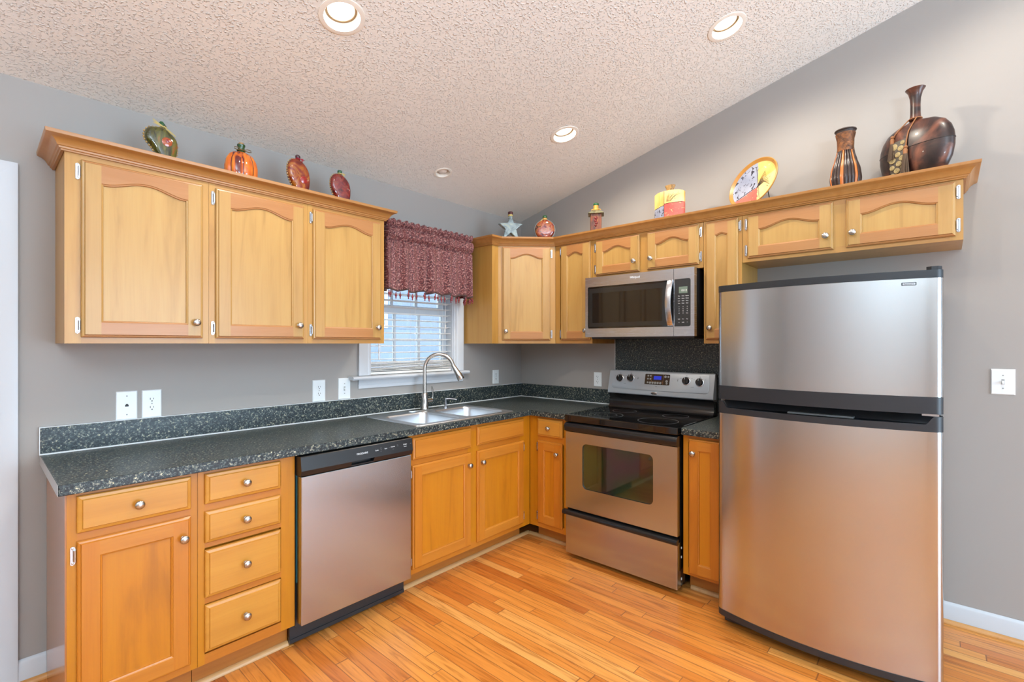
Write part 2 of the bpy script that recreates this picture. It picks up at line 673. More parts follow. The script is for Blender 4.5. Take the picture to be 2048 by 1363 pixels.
# baseboards, shoe mouldings
BBP = [(0, 0), (0.014, 0), (0.014, 0.062), (0.011, 0.070), (0.011, 0.084), (0.005, 0.094), (0, 0.097)]
SHP = [(0, 0), (0.017, 0), (0.0165, 0.006), (0.013, 0.013), (0.007, 0.018), (0, 0.019)]
mb = MB()
mb.prism([(u, v + 0.004) for u, v in BBP], lambda u, v, t: (t, -u - 0.001, v), -3.088, -3.006)
struct(mb.build('baseboard_left', M['white'], smooth=35))
mb = MB()
mb.prism([(u, v + 0.004) for u, v in BBP], lambda u, v, t: (-u - 0.001, t, v), -1.93, Y0 + 0.01)
struct(mb.build('baseboard_right', M['white'], smooth=35))
mb = MB()
mb.prism(SHP, lambda u, v, t: (-u - 0.016, t, v + 0.001), -1.93, Y0 + 0.01)
struct(mb.build('trim_1', M['oakshoe'], smooth=35))
mb = MB()
mb.prism(SHP, lambda u, v, t: (t, -u - 0.016, v + 0.001), -3.088, -3.006)
struct(mb.build('trim_2', M['oakshoe'], smooth=35))
mb = MB()
mb.prism(SHP, lambda u, v, t: (t, -u - 0.5365, v + 0.001), -3.0, -2.252)
struct(mb.build('trim_3', M['shoe'], smooth=35))
mb = MB()
mb.prism(SHP, lambda u, v, t: (t, -u - 0.5165, v + 0.001), -1.634, -0.52)
struct(mb.build('trim_4', M['shoe'], smooth=35))
mb = MB()
mb.prism(SHP, lambda u, v, t: (-u - 0.5165, t, v + 0.001), -0.535, -0.922)
struct(mb.build('trim_5', M['shoe'], smooth=35))
mb = MB()
mb.prism(SHP, lambda u, v, t: (-u - 0.5165, t, v + 0.001), -1.712, -1.925)
struct(mb.build('trim_6', M['shoe'], smooth=35))

# door at the left edge of the picture: casing, jamb, slab
dr = sempty('door_1', (-3.088, 0, 0))
CASP = [(0, 0), (0, 0.017), (0.006, 0.018), (0.030, 0.016), (0.058, 0.014), (0.066, 0.010), (0.074, 0.013), (0.082, 0.012), (0.089, 0.008), (0.089, 0)]


def casing_leg(mb, x_outer, sgn, z0, z1, miter=True):
    """vertical casing board, outer edge at x_outer, running inwards along sgn"""
    r0 = [(x_outer + sgn * u, -0.001 - w, z0) for u, w in CASP]
    r1 = [(x_outer + sgn * u, -0.001 - w, z1 - (u if miter else 0)) for u, w in CASP]
    mb.rings([r0, r1])


def casing_head(mb, x0, x1, z1):
    r0 = [(x0 + u, -0.001 - w, z1 - u) for u, w in CASP]
    r1 = [(x1 - u, -0.001 - w, z1 - u) for u, w in CASP]
    mb.rings([r0, r1])


mb = MB()
casing_leg(mb, 0, -1, 0.0, 2.090)
casing_leg(mb, -0.99, 1, 0.0, 2.090)
casing_head(mb, -0.99, 0, 2.090)
mb.build('door_casing', M['white'], dr, smooth=40)
mb = MB()
mb.box(-0.90, -0.09, -0.006, -0.0012, 0.004, 2.0)
for a, b in ((-0.79, -0.53), (-0.46, -0.20)):
    for c, d in ((0.18, 0.78), (0.92, 1.86)):
        mb.box(a, b, -0.011, -0.006, c, d)
mb.build('door_slab', M['white'], dr, bevel=0.004)

# ------------------------------------------------------------------ window
wn = sempty('window_1', (0, 0, 0))
mb = MB()
CX0, CX1, CZ1 = -1.582, -0.694, 2.128
casing_leg(mb, CX0, 1, 1.167, CZ1)
casing_leg(mb, CX1, -1, 1.167, CZ1)
casing_head(mb, CX0, CX1, CZ1)
mb.build('window_casing', M['white'], wn, smooth=40)
mb = MB()
mb.box(WX0 - 0.002, WX0 + 0.014, -0.002, 0.115, WZ0, WZ1)
mb.box(WX1 - 0.014, WX1 + 0.002, -0.002, 0.115, WZ0, WZ1)
mb.box(WX0, WX1, -0.002, 0.115, WZ1 - 0.014, WZ1 + 0.002)
mb.build('window_jamb', M['white'], wn)
mb = MB()
sp = [(0.0, 0), (-0.058, 0), (-0.064, 0.006), (-0.066, 0.011), (-0.064, 0.017), (-0.058, 0.022), (0.0, 0.022)]
mb.prism(sp, lambda u, v, t: (t, u - 0.001, v + 1.143), -1.648, -0.672)
mb.box(WX0 + 0.001, WX1 - 0.001, -0.001, 0.07, 1.143, 1.165)
mb.build('window_stool', M['white'], wn, smooth=40)
mb = MB()
apr = [(0, 0), (0.010, 0), (0.013, 0.012), (0.010, 0.020), (0.015, 0.032), (0.015, 0.05), (0.019, 0.058), (0, 0.058)]
mb.prism(apr, lambda u, v, t: (t, -u - 0.001, v + 1.085), -1.582, -0.694)
mb.build('window_apron', M['white'], wn, smooth=40)


def sash(name, y, z0, z1, ncol, nrow):
    mb = MB()
    a, b, s = WX0 + 0.016, WX1 - 0.016, 0.040
    mb.box(a, a + s, y, y + 0.03, z0, z1)
    mb.box(b - s, b, y, y + 0.03, z0, z1)
    mb.box(a + s, b - s, y, y + 0.03, z0, z0 + s)
    mb.box(a + s, b - s, y, y + 0.03, z1 - s, z1)
    for i in range(1, ncol):
        x = a + s + (b - a - 2 * s) * i / ncol
        mb.box(x - 0.009, x + 0.009, y + 0.006, y + 0.024, z0 + s, z1 - s)
    for i in range(1, nrow):
        z = z0 + s + (z1 - z0 - 2 * s) * i / nrow
        mb.box(a + s, b - s, y + 0.007, y + 0.023, z - 0.009, z + 0.009)
    o = mb.build(name, M['white'], wn)
    g = MB()
    g.box(a + s - 0.004, b - s + 0.004, y + 0.013, y + 0.017, z0 + s - 0.004, z1 - s + 0.004)
    g.build('pane', M['pane'], o)


sash('lower_sash', 0.066, 1.168, 1.625, 3, 2)
sash('upper_sash', 0.099, 1.600, 2.044, 3, 2)

# the neighbouring house seen through the blind
m, nt, p = nodes('blue_grey_siding')
tc = N(nt, 'ShaderNodeTexCoord')
wv = N(nt, 'ShaderNodeTexWave', wave_type='BANDS', bands_direction='Z', wave_profile='SAW')
wv.inputs['Scale'].default_value = 1.3
nt.links.new(tc.outputs['Object'], wv.inputs['Vector'])
rr = ramp(nt, [(0.0, lin(70, 82, 98)), (0.08, lin(104, 118, 138)), (1.0, lin(112, 126, 146))])
nt.links.new(wv.outputs['Fac'], rr.inputs['Fac'])
nt.links.new(rr.outputs['Color'], p.inputs['Base Color'])
M['siding'] = m
mb = MB()
mb.box(-7, 9, 6.0, 6.2, -0.5, 3.5)
nh = thing('neighbour_house', 'blue-grey sided house wall outside behind the window blind', 'house', (0, 0, -0.5))
mb.v = [(x, y, z + 0.5) for x, y, z in mb.v]
mb.build('siding_wall', M['siding'], nh)
mb = MB()
for a, b, c, d in ((1.6, 1.66, 2.2, 3.3), (2.54, 2.6, 2.2, 3.3), (1.66, 2.54, 2.2, 2.26), (1.66, 2.54, 3.24, 3.3), (2.07, 2.13, 2.26, 3.24)):
    mb.box(a, b, 5.94, 5.999, c, d)
mb.build('window_frame', M['white'], nh)
mb = MB()
mb.box(1.66, 2.54, 5.985, 5.998, 2.26, 3.24)
mb.build('window_pane', M['glassblack'], nh)


# ------------------------------------------------------------------ cabinets
def knob(parent, x, z, y=-0.019):
    mb = MB()
    prof = [(0.0095, 0.0), (0.0095, 0.0025), (0.0062, 0.004), (0.0056, 0.012), (0.0085, 0.0155), (0.0150, 0.0185), (0.0158, 0.0215), (0.0140, 0.0255), (0.009, 0.0280), (0.003, 0.0290), (0.0003, 0.0291)]
    mb.lathe(prof, 22, (0, 0, 0), '-y')
    return mb.build('knob', M['nickel'], parent, (x, y, z), smooth=40)


def hinge(parent, x, z, side):
    """side -1: hinge on the left of the door, +1 on the right. Leaf on the face frame, barrel against the door edge"""
    mb = MB()
    s = side
    pts = [(0.0015, -0.018), (0.0015, 0.018), (0.004, 0.028), (0.010, 0.0315), (0.0155, 0.028), (0.0155, -0.028), (0.010, -0.0315), (0.004, -0.028)]
    mb.prism(pts, lambda u, v, t: (s * u, -t, v), 0.0008, 0.003)
    mb.tube([(s * 0.0045, -0.0075, -0.019), (s * 0.0045, -0.0075, 0.019)], 0.0042, 10)
    mb.box(s * 0.001, s * 0.0045, -0.0075, -0.001, -0.015, 0.015)
    for zz in (-0.0245, 0.0245):
        mb.lathe([(0.0034, 0.0028), (0.0034, 0.0038), (0.002, 0.0044), (0.0002, 0.0045)], 10, (s * 0.0098, 0, zz), '-y')
    return mb.build('hinge', M['chrome'], parent, (x, 0, z), smooth=40)


RINGS = [(0, 0), (0, -0.0085), (0.003, -0.012), (0.0085, -0.0132), (0.0110, -0.019)]


def door(parent, x0, x1, z0, z1, y, arch, tone, kn=None, hg=None, rotz=0.0, amp=0.030, hz=None):
    """framed door; local x 0..w, z 0..h, back at y=0, face at y=-0.019"""
    w, h = x1 - x0, z1 - z0
    s = min(0.058, w * 0.30)
    rb, rt = 0.058, (0.080 if arch else 0.058)
    MS, MR, MP = M['stile_' + tone], M['rail_' + tone], M['panel_' + tone]
    mb = MB()
    R = [[(i, yy, i), (w - i, yy, i), (w - i, yy, h - i), (i, yy, h - i)] for i, yy in RINGS]
    for a, b in zip(R, R[1:]):
        for k, mat in ((0, 1), (1, 0), (2, 1), (3, 0)):
            q = (k + 1) % 4
            mb.quad(a[k], a[q], b[q], b[k], mat)
    mb.quad(*R[0], 0)
    e, F = RINGS[-1][0], -0.019
    mb.quad((e, F, e), (s, F, e), (s, F, h - e), (e, F, h - e), 0)
    mb.quad((w - s, F, e), (w - e, F, e), (w - e, F, h - e), (w - s, F, h - e), 0)
    mb.quad((s, F, e), (w - s, F, e), (w - s, F, rb), (s, F, rb), 1)
    n = 24 if arch else 1
    A = min(amp, 0.15 * (w - 2 * s)) if arch else 0.0

    def zt(t):
        t = min(1, max(0, (t - 0.04) / 0.92))
        return h - rt + A * (0.5 - 0.5 * math.cos(2 * PI * t)) ** 0.85

    xs = [s + (w - 2 * s) * i / n for i in range(n + 1)]
    zs = [zt(i / n) for i in range(n + 1)]
    for i in range(n):
        mb.quad((xs[i], F, zs[i]), (xs[i + 1], F, zs[i + 1]), (xs[i + 1], F, h - e), (xs[i], F, h - e), 1)
    # inner sticking (bead)
    for (d0, y0), (d1, y1) in (((0, F), (0.002, -0.0165)), ((0.002, -0.0165), (0.006, -0.015)), ((0.006, -0.015), (0.0075, -0.0088))):
        mb.quad((s + d0, y0, rb + d0), (w - s - d0, y0, rb + d0), (w - s - d1, y1, rb + d1), (s + d1, y1, rb + d1), 1)
        mb.quad((s + d0, y0, rb + d0), (s + d0, y0, zs[0] - d0), (s + d1, y1, zs[0] - d1), (s + d1, y1, rb + d1), 0)
        mb.quad((w - s - d0, y0, rb + d0), (w - s - d0, y0, zs[-1] - d0), (w - s - d1, y1, zs[-1] - d1), (w - s - d1, y1, rb + d1), 0)
        f = lambda x, d: s + d + (x - s) * (w - 2 * s - 2 * d) / (w - 2 * s)
        for i in range(n):
            mb.quad((f(xs[i], d0), y0, zs[i] - d0), (f(xs[i + 1], d0), y0, zs[i + 1] - d0), (f(xs[i + 1], d1), y1, zs[i + 1] - d1), (f(xs[i], d1), y1, zs[i] - d1), 1)
    o = mb.build('door', [MS, MR], parent, (x0, y, z0), (0, 0, rotz))
    pm = MB()
    for i in range(n):
        g = lambda x: s + 0.003 + (x - s) * (w - 2 * s - 0.006) / (w - 2 * s)
        pm.quad((g(xs[i]), -0.009, rb + 0.003), (g(xs[i + 1]), -0.009, rb + 0.003), (g(xs[i + 1]), -0.009, zs[i + 1] - 0.003), (g(xs[i]), -0.009, zs[i] - 0.003))
        pm.quad((g(xs[i]), -0.004, rb + 0.003), (g(xs[i + 1]), -0.004, rb + 0.003), (g(xs[i + 1]), -0.004, zs[i + 1] - 0.003), (g(xs[i]), -0.004, zs[i] - 0.003))
    pm.build('door_panel', MP, o)
    if kn:
        knob(o, kn[0], kn[1])
    if hg:
        for zz in (hz or ((0.046, h - 0.046))):
            hinge(o, -0.0005 if hg < 0 else w + 0.0005, zz, hg)
    return o


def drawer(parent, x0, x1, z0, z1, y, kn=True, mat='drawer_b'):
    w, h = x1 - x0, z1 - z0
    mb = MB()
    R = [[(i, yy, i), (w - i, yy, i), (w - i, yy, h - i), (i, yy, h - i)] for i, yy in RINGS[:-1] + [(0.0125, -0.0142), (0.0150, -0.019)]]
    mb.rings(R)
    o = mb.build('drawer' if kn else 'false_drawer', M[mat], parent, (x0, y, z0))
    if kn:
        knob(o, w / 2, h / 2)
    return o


def frame_mesh(mb, w, h, d, mids=(), sl=0.045, sr=0.045, rt=0.05, rb=0.03):
    """face frame, front at y=-d; stiles mat 0, rails mat 1"""
    t = 0.019
    mb.box(0.0005, sl, -d, -d + t, 0, h, 0)
    mb.box(w - sr, w - 0.0005, -d, -d + t, 0, h, 0)
    mb.box(sl, w - sr, -d, -d + t, h - rt, h, 1)
    mb.box(sl, w - sr, -d, -d + t, 0, rb, 1)
    for a, b, kind in mids:
        if kind == 'v':
            mb.box(a, b, -d, -d + t, rb, h - rt, 0)
        else:
            mb.box(sl, w - sr, -d, -d + t, a, b, 1)


UB, UT = 1.3715, 2.134


def upper(label, loc, rotz, w, z0, doors, sl=0.047, sr=0.047, skin=True, grp='upper wall cabinets'):
    h = UT - z0
    r = thing('wall_cabinet', label, 'cabinet', loc, rotz, grp)
    mb = MB()
    D = 0.305
    mb.box(0.0006, w - 0.0006, -D + 0.019, -0.002, 0, h)
    mb.build('body', M['frame_u'], r)
    mb = MB()
    mids = [(doors[0][1] - 0.01, doors[1][0] + 0.01, 'v')] if len(doors) == 2 else []
    frame_mesh(mb, w, h, D, mids, sl, sr, 0.066, 0.03)
    # back board of the openings is the body itself
    mb.build('face_frame', [M['frame_u'], M['frame_ux']], r)
    for x0, x1, a, b, hg, kx in doors:
        kz = 0.068
        door(r, x0, x1, a - z0, b - z0, -D - 0.0005, True, 'u', (kx, kz), hg)
    return r


WU = 'upper cabinets on the window wall'
RU = 'upper cabinets on the range wall'
upper('leftmost upper wall cabinet on the window wall, nearest the white door', (-2.979, 0, UB), 0, 0.479, UB,
      [(0.047, 0.453, 1.395, 2.074, -1, 0.406 - 0.030)], grp=WU)
upper('middle of three upper wall cabinets left of the window, single arched door', (-2.500, 0, UB), 0, 0.453, UB,
      [(0.025, 0.428, 1.395, 2.074, -1, 0.403 - 0.030)], 0.025, 0.025, grp=WU)
upper('upper wall cabinet directly beside the curtained window, right of two others', (-2.047, 0, UB), 0, 0.458, UB,
      [(0.024, 0.430, 1.395, 2.074, -1, 0.406 - 0.030)], 0.024, 0.028, grp=WU)

# diagonal corner cabinet
cc = thing('corner_wall_cabinet', 'diagonal corner upper cabinet with one arched door under the star bottle', 'cabinet', (-0.001, -0.001, UB), 0, RU)
FP = [(-0.674, -0.001), (-0.674, -0.300), (-0.606, -0.300), (-0.302, -0.600), (-0.001, -0.600), (-0.001, -0.001)]
mb = MB()
mb.prism(FP, lambda u, v, t: (u, v, t), 0, UT - UB)
mb.build('body', M['frame_u'], cc)
mb = MB()
mb.box(-0.6745, -0.6105, -0.304, -0.3005, 0, UT - UB)
dg = Vector((0.304, -0.300, 0)).normalized()
nn = Vector((dg.y, -dg.x, 0))
P0 = Vector((-0.606, -0.300, 0)) + nn * 0.0008 * 1
LD = math.hypot(0.304, 0.300)


def dpt(u, o, z):
    p = P0 + dg * u + nn * o
    return (p.x, p.y, z)


def dbox(mb, u0, u1, o0, o1, z0, z1, mat=0):
    v = [dpt(u0, o0, z0), dpt(u1, o0, z0), dpt(u1, o1, z0), dpt(u0, o1, z0), dpt(u0, o0, z1), dpt(u1, o0, z1), dpt(u1, o1, z1), dpt(u0, o1, z1)]
    mb.add(v, [(0, 3, 2, 1), (4, 5, 6, 7), (0, 1, 5, 4), (1, 2, 6, 5), (2, 3, 7, 6), (3, 0, 4, 7)], mat)


H_ = UT - UB
dbox(mb, 0.0, 0.050, 0, 0.005, 0, H_, 0)
dbox(mb, LD - 0.048, LD, 0, 0.005, 0, H_, 0)
dbox(mb, 0.050, LD - 0.048, 0, 0.005, H_ - 0.066, H_, 1)
dbox(mb, 0.050, LD - 0.048, 0, 0.005, 0, 0.03, 1)
mb.build('face_frame', [M['frame_u'], M['frame_ux']], cc)
o = dpt(0.030, 0.0055, 0.0235)
door(cc, o[0], o[0] + 0.358, o[2], o[2] + 0.690, o[1], True, 'u', (0.026, 0.068), 1, math.atan2(dg.y, dg.x))

upper('narrow tall upper cabinet between the corner cabinet and the microwave', (0, -0.606, UB), RW, 0.321, UB,
      [(0.056, 0.309, 1.396, 2.092, -1, 0.253 - 0.030)], 0.04, 0.02, grp=RU)
upper('short two-door upper cabinet directly above the microwave', (0, -0.928, 1.824), RW, 0.773, 1.824,
      [(0.032, 0.362, 1.842, 2.083, -1, 0.330 - 0.030), (0.416, 0.748, 1.845, 2.083, 1, 0.032)], 0.04, 0.035, grp=RU)
upper('narrow tall upper cabinet between the microwave and the refrigerator', (0, -1.702, UB), RW, 0.214, UB,
      [(0.014, 0.195, 1.394, 2.084, 1, 0.031)], 0.02, 0.025, grp=RU)
upper('wide short two-door upper cabinet above the refrigerator, dark bottle on top', (0, -1.917, 1.828), RW, 0.914, 1.828,
      [(0.030, 0.434, 1.847, 2.085, -1, 0.404 - 0.030), (0.487, 0.888, 1.847, 2.085, 1, 0.029)], 0.045, 0.045, grp=RU)


# crown mouldings
def crown(name, label, path):
    prof = [(0, 2.094), (0.009, 2.094), (0.0105, 2.099), (0.015, 2.101), (0.0165, 2.107), (0.021, 2.1095), (0.0235, 2.116), (0.030, 2.1265), (0.040, 2.1345), (0.0505, 2.1385), (0.0535, 2.1405), (0.0545, 2.1435), (0.0555, 2.153), (0, 2.153)]
    P = [Vector(p) for p in path]
    nrm = []
    for a, b in zip(P, P[1:]):
        d = (b - a).normalized()
        nrm.append(Vector((d.y, -d.x)))
    rings = []
    for i, p in enumerate(P):
        if i == 0:
            k = nrm[0]
        elif i == len(P) - 1:
            k = nrm[-1]
        else:
            k = nrm[i - 1] + nrm[i]
            k = k / (k.dot(nrm[i]))
        rings.append([(p.x + k.x * (u + 0.0008), p.y + k.y * (u + 0.0008), z) for u, z in prof])
    mb = MB()
    mb.rings(rings)
    o = mb.build(name, M['crown'], None, smooth=30)
    return tag(o, label, 'moulding', 'crown mouldings on the upper cabinets')


crown('crown_moulding', 'maple crown moulding along the three cabinets left of the window', [(-2.979, -0.002), (-2.979, -0.305), (-1.589, -0.305), (-1.589, -0.002)])
crown('crown_moulding', 'maple crown moulding running from corner cabinet to above the refrigerator', [(-0.6755, -0.002), (-0.6755, -0.3055), (-0.6075, -0.3055), (-0.3055, -0.6035), (-0.3055, -2.831), (-0.002, -2.831)])


# base cabinets
BT, KT = 0.8755, 0.114


def base(label, loc, rotz, w, sl=0.04, sr=0.04, rails=(), mids=(), kick=0.520, end=None, grp='base cabinets'):
    r = thing('base_cabinet', label, 'cabinet', loc, rotz, grp)
    mb = MB()
    D = 0.610
    mb.box(0.0006, 0.016, -D + 0.0192, -0.018, KT, BT)
    mb.box(w - 0.016, w - 0.0006, -D + 0.0192, -0.018, KT, BT)
    mb.box(0.0162, w - 0.0162, -0.026, -0.018, KT, BT)
    mb.box(0.0162, w - 0.0162, -D + 0.0192, -0.0262, KT, KT + 0.016)
    mb.box(0.0162, w - 0.0162, -D + 0.0192, -D + 0.024, KT + 0.0162, BT)
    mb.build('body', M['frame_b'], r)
    mb = MB()
    t = 0.019
    mb.box(0.0005, sl, -D, -D + t, KT, BT, 0)
    mb.box(w - sr, w - 0.0005, -D, -D + t, KT, BT, 0)
    for a, b in list(rails) + [(BT - 0.038, BT), (KT, KT + 0.04)]:
        mb.box(sl, w - sr, -D, -D + t, a, b, 1)
    for a, b in mids:
        mb.box(a, b, -D - 0.0003, -D + t, KT + 0.04, BT - 0.038, 0)
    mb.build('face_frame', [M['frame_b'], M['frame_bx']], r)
    mb = MB()
    mb.box(0.0008 if end is None else 0.016, w - 0.0008, -kick, -kick + 0.015, 0.001, KT - 0.0005)
    mb.build('toe_kick', M['kick'], r)
    return r


YD = -0.6105
BL = 'base cabinets under the long worktop'
b1 = base('leftmost base cabinet at worktop end, one drawer over one door', (-3.002, 0, 0), 0, 0.3755, 0.026, 0.024, [(0.70, 0.75)], kick=0.535, end=1, grp=BL)
mb = MB()
mb.prism([(-0.6095, KT), (-0.6095, BT), (-0.018, BT), (-0.018, 0.001), (-0.536, 0.001), (-0.536, KT)], lambda u, v, t: (t, u, v), -0.004, 0.0003)
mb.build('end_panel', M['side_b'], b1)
drawer(b1, 0.025, 0.352, 0.738, 0.862, YD)
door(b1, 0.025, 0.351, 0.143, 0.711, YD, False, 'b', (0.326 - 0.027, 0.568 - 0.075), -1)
b2 = base('base cabinet with a stack of four drawers beside the dishwasher', (-2.6260, 0, 0), 0, 0.376, 0.024, 0.06, [(0.70, 0.75), (0.57, 0.60), (0.35, 0.39)], kick=0.535, grp=BL)
for a, b in ((0.743, 0.861), (0.591, 0.714), (0.377, 0.563), (0.165, 0.348)):
    drawer(b2, 0.023, 0.311, a, b, YD)
b3 = base('wide sink base cabinet with two doors under two false drawer fronts', (-1.640, 0, 0), 0, 1.028, 0.024, 0.105, [(0.70, 0.75)], [(0.44, 0.53)], kick=0.515, grp=BL)
drawer(b3, 0.024, 0.459, 0.738, 0.858, YD, False, 'rail_b')
drawer(b3, 0.510, 0.950, 0.742, 0.857, YD, False, 'rail_b')
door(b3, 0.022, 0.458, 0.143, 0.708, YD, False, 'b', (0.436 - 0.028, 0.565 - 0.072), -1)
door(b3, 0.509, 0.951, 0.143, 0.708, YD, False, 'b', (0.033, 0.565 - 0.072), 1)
b4 = base('narrow base cabinet left of the range, small drawer over narrow door', (0, -0.6115, 0), RW, 0.320, 0.07, 0.028, [(0.70, 0.75)], kick=0.515, grp=BL)
drawer(b4, 0.0765, 0.2835, 0.742, 0.861, YD)
door(b4, 0.0765, 0.2815, 0.145, 0.709, YD, False, 'b', (0.205 - 0.032, 0.564 - 0.072), -1)
b5 = base('narrow full-height-door base cabinet between range and refrigerator', (0, -1.7025, 0), RW, 0.2145, 0.028, 0.02, kick=0.515, grp='base cabinets beside the range')
door(b5, 0.0340, 0.205, 0.128, 0.858, YD, False, 'b', (0.029, 0.730 - 0.076), None)

# ------------------------------------------------------------------ worktops and backsplashes
ct = thing('worktop', 'long L-shaped black speckled worktop holding the sink', 'worktop', (-0.001, -0.001, 0.876))
SX0, SX1, SY0, SY1 = -1.565, -0.785, -0.600, -0.100
CT_OUT = [(-3.024, -0.0005), (-3.024, -0.644), (-0.644, -0.644), (-0.644, -0.927), (-0.0005, -0.927), (-0.0005, -0.0005)]
CT_IN = [(SX0, SY0), (SX1, SY0), (SX1, SY1), (SX0, SY1)]


def slab_with_hole(outer, inner, z0, z1):
    bm = bmesh.new()
    allv = []
    for z in (z0, z1):
        vs = []
        for loop in (outer, inner):
            if not loop:
                continue
            ring = [bm.verts.new((x, y, z)) for x, y in loop]
            vs.append(ring)
        eds = [bm.edges.new((r[i], r[(i + 1) % len(r)])) for r in vs for i in range(len(r))]
        bmesh.ops.triangle_fill(bm, use_beauty=True, edges=eds)
        allv.append(vs)
    for a, b in zip(*allv):
        for i in range(len(a)):
            j = (i + 1) % len(a)
            bm.faces.new((a[i], a[j], b[j], b[i]))
    bmesh.ops.recalc_face_normals(bm, faces=bm.faces)
    mb = MB()
    bm.verts.index_update()
    mb.add([v.co[:] for v in bm.verts], [[v.index for v in f.verts] for f in bm.faces])
    bm.free()
    return mb


slab = slab_with_hole(CT_OUT, CT_IN, 0.0005, 0.038)
slab.build('slab', M['granite'], ct, bevel=0.003)
mb = MB()
mb.box(-3.024, -0.0005, -0.020, -0.0005, 0.0385, 0.149)
mb.box(-0.020, -0.0005, -0.925, -0.020, 0.0385, 0.149)
mb.build('upstand', M['granite'], ct, bevel=0.002)
mb = MB()
jp = [(0, 0), (0.006, 0.0005), (0.0045, 0.0045), (0, 0.006)]
mb.prism(jp, lambda u, v, t: (t, -0.0203 - u, 0.0385 + v), -3.024, -0.021)
mb.prism(jp, lambda u, v, t: (-0.0203 - u, t, 0.0385 + v), -0.021, -0.925)
mb.box(-3.024, -0.0005, -0.018, -0.0006, 0.1492, 0.1515)
mb.box(-3.0268, -3.0242, -0.020, -0.0006, 0.0385, 0.1515)
jo = mb.build('caulk_line', M['caulk'], ct)
jo['label'] = 'white caulk line along the backsplash'
mb = MB()
mb.box(-3.0252, -3.0242, -0.643, -0.001, 0.001, 0.0375)
mb.build('end_cap', M['edgegrey'], ct)

ct2 = thing('worktop', 'short black speckled worktop piece between range and refrigerator', 'worktop', (0, -1.7015, 0.876), RW)
mb = MB()
mb.box(0.002, 0.216, -0.644, -0.0015, 0.0005, 0.038)
mb.build('slab', M['granite'], ct2, bevel=0.003)
mb = MB()
mb.box(0.002, 0.216, -0.020, -0.0085, 0.0385, 0.120)
mb.build('upstand', M['granite'], ct2, bevel=0.002)
bp = thing('backsplash_panel', 'tall black speckled backsplash panel on wall behind the range', 'backsplash', (0, -0.934, 0.925), RW)
mb = MB()
mb.box(0.004, 0.765, -0.0075, -0.0015, 0.0, 0.482)
mb.build('panel', M['granite'], bp)
mb = MB()
mb.box(0.0, 0.004, -0.0085, -0.0015, 0.1, 0.446)
mb.build('edge_strip', M['caulk'], bp)

# ------------------------------------------------------------------ sink, faucet, soap pump
sk = thing('sink', 'double-bowl stainless steel sink set in the worktop under window', 'sink', (-1.175, -0.35, 0.9143))
mb = MB()


def rrect(x0, x1, y0, y1, r, z, n=6):
    pts = []
    for cx, cy, a0 in ((x1 - r, y1 - r, 0), (x0 + r, y1 - r, PI / 2), (x0 + r, y0 + r, PI), (x1 - r, y0 + r, 1.5 * PI)):
        for i in range(n + 1):
            a = a0 + PI / 2 * i / n
            pts.append((cx + r * math.cos(a), cy + r * math.sin(a), z))
    return pts


sx0, sx1, sy0, sy1 = -1.580 + 1.175, -0.772 + 1.175, -0.612 + 0.35, -0.086 + 0.35
bowls = [(-1.532 + 1.175, -1.205 + 1.175, -0.572 + 0.35, -0.195 + 0.35), (-1.150 + 1.175, -0.822 + 1.175, -0.572 + 0.35, -0.195 + 0.35)]
bm = bmesh.new()
loops = [rrect(sx0, sx1, sy0, sy1, 0.03, 0.004)] + [rrect(*b, 0.05, 0.004) for b in bowls]
eds = []
for lp in loops:
    vs = [bm.verts.new(p) for p in lp]
    eds += [bm.edges.new((vs[i], vs[(i + 1) % len(vs)])) for i in range(len(vs))]
bmesh.ops.triangle_fill(bm, use_beauty=True, edges=eds)
bm.verts.index_update()
mb.add([v.co[:] for v in bm.verts], [[v.index for v in f.verts] for f in bm.faces])
bm.free()
mb.rings([rrect(sx0, sx1, sy0, sy1, 0.03, 0.004), rrect(sx0 - 0.003, sx1 + 0.003, sy0 - 0.003, sy1 + 0.003, 0.032, 0.0004)], False, False)
mb.build('rim', M['steel_s'], sk, smooth=50)
for b in bowls:
    mb = MB()
    x0, x1, y0, y1 = b
    rings = []
    for ins, z, r in ((0, 0.004, 0.05), (0.003, 0.000, 0.05), (0.006, -0.01, 0.05), (0.012, -0.13, 0.05), (0.02, -0.158, 0.05), (0.04, -0.172, 0.05), (0.09, -0.176, 0.03)):
        rings.append(rrect(x0 + ins, x1 - ins, y0 + ins, y1 - ins, r, z))
    mb.rings(rings, False, True)
    bo = mb.build('bowl', M['steel_s'], sk, smooth=60)
    mb = MB()
    mb.lathe([(0.042, 0.0), (0.042, 0.003), (0.034, 0.002), (0.010, -0.001)], 20, ((x0 + x1) / 2, (y0 + y1) / 2, -0.1755))
    mb.build('drain', M['chrome'], bo, smooth=40)

fc = thing('faucet', 'tall brushed nickel gooseneck kitchen faucet behind the sink', 'faucet', (-1.148, -0.122, 0.9187))
mb = MB()
mb.rings([[(0.135 * math.cos(a) * (1 if True else 1), 0.030 * math.sin(a), z) for a in [2 * PI * i / 28 for i in range(28)]] for z in (0.0, 0.005)])
mb.build('deck_plate', M['nickel'], fc, smooth=40)
mb = MB()
mb.lathe([(0.0285, 0.0052), (0.0285, 0.014), (0.026, 0.018), (0.0235, 0.06), (0.0205, 0.112), (0.0180, 0.116), (0.0145, 0.118)], 26, (0, 0, 0))
mb.build('base', M['nickel'], fc, smooth=40)
th = math.radians(43)
dx, dy = math.sin(th), -math.cos(th)
RA = 0.098
path = [(0, 0, 0.114), (0, 0, 0.17), (0, 0, 0.23), (0, 0, 0.282)]
for i in range(1, 20):
    a = PI - i * (PI * 0.93) / 19
    path.append(((RA + RA * math.cos(a)) * dx, (RA + RA * math.cos(a)) * dy, 0.282 + RA * math.sin(a)))
mb = MB()
mb.tube(path, 0.0128, 16)
mb.build('spout', M['nickel'], fc, smooth=60)
p1 = Vector(path[-1])
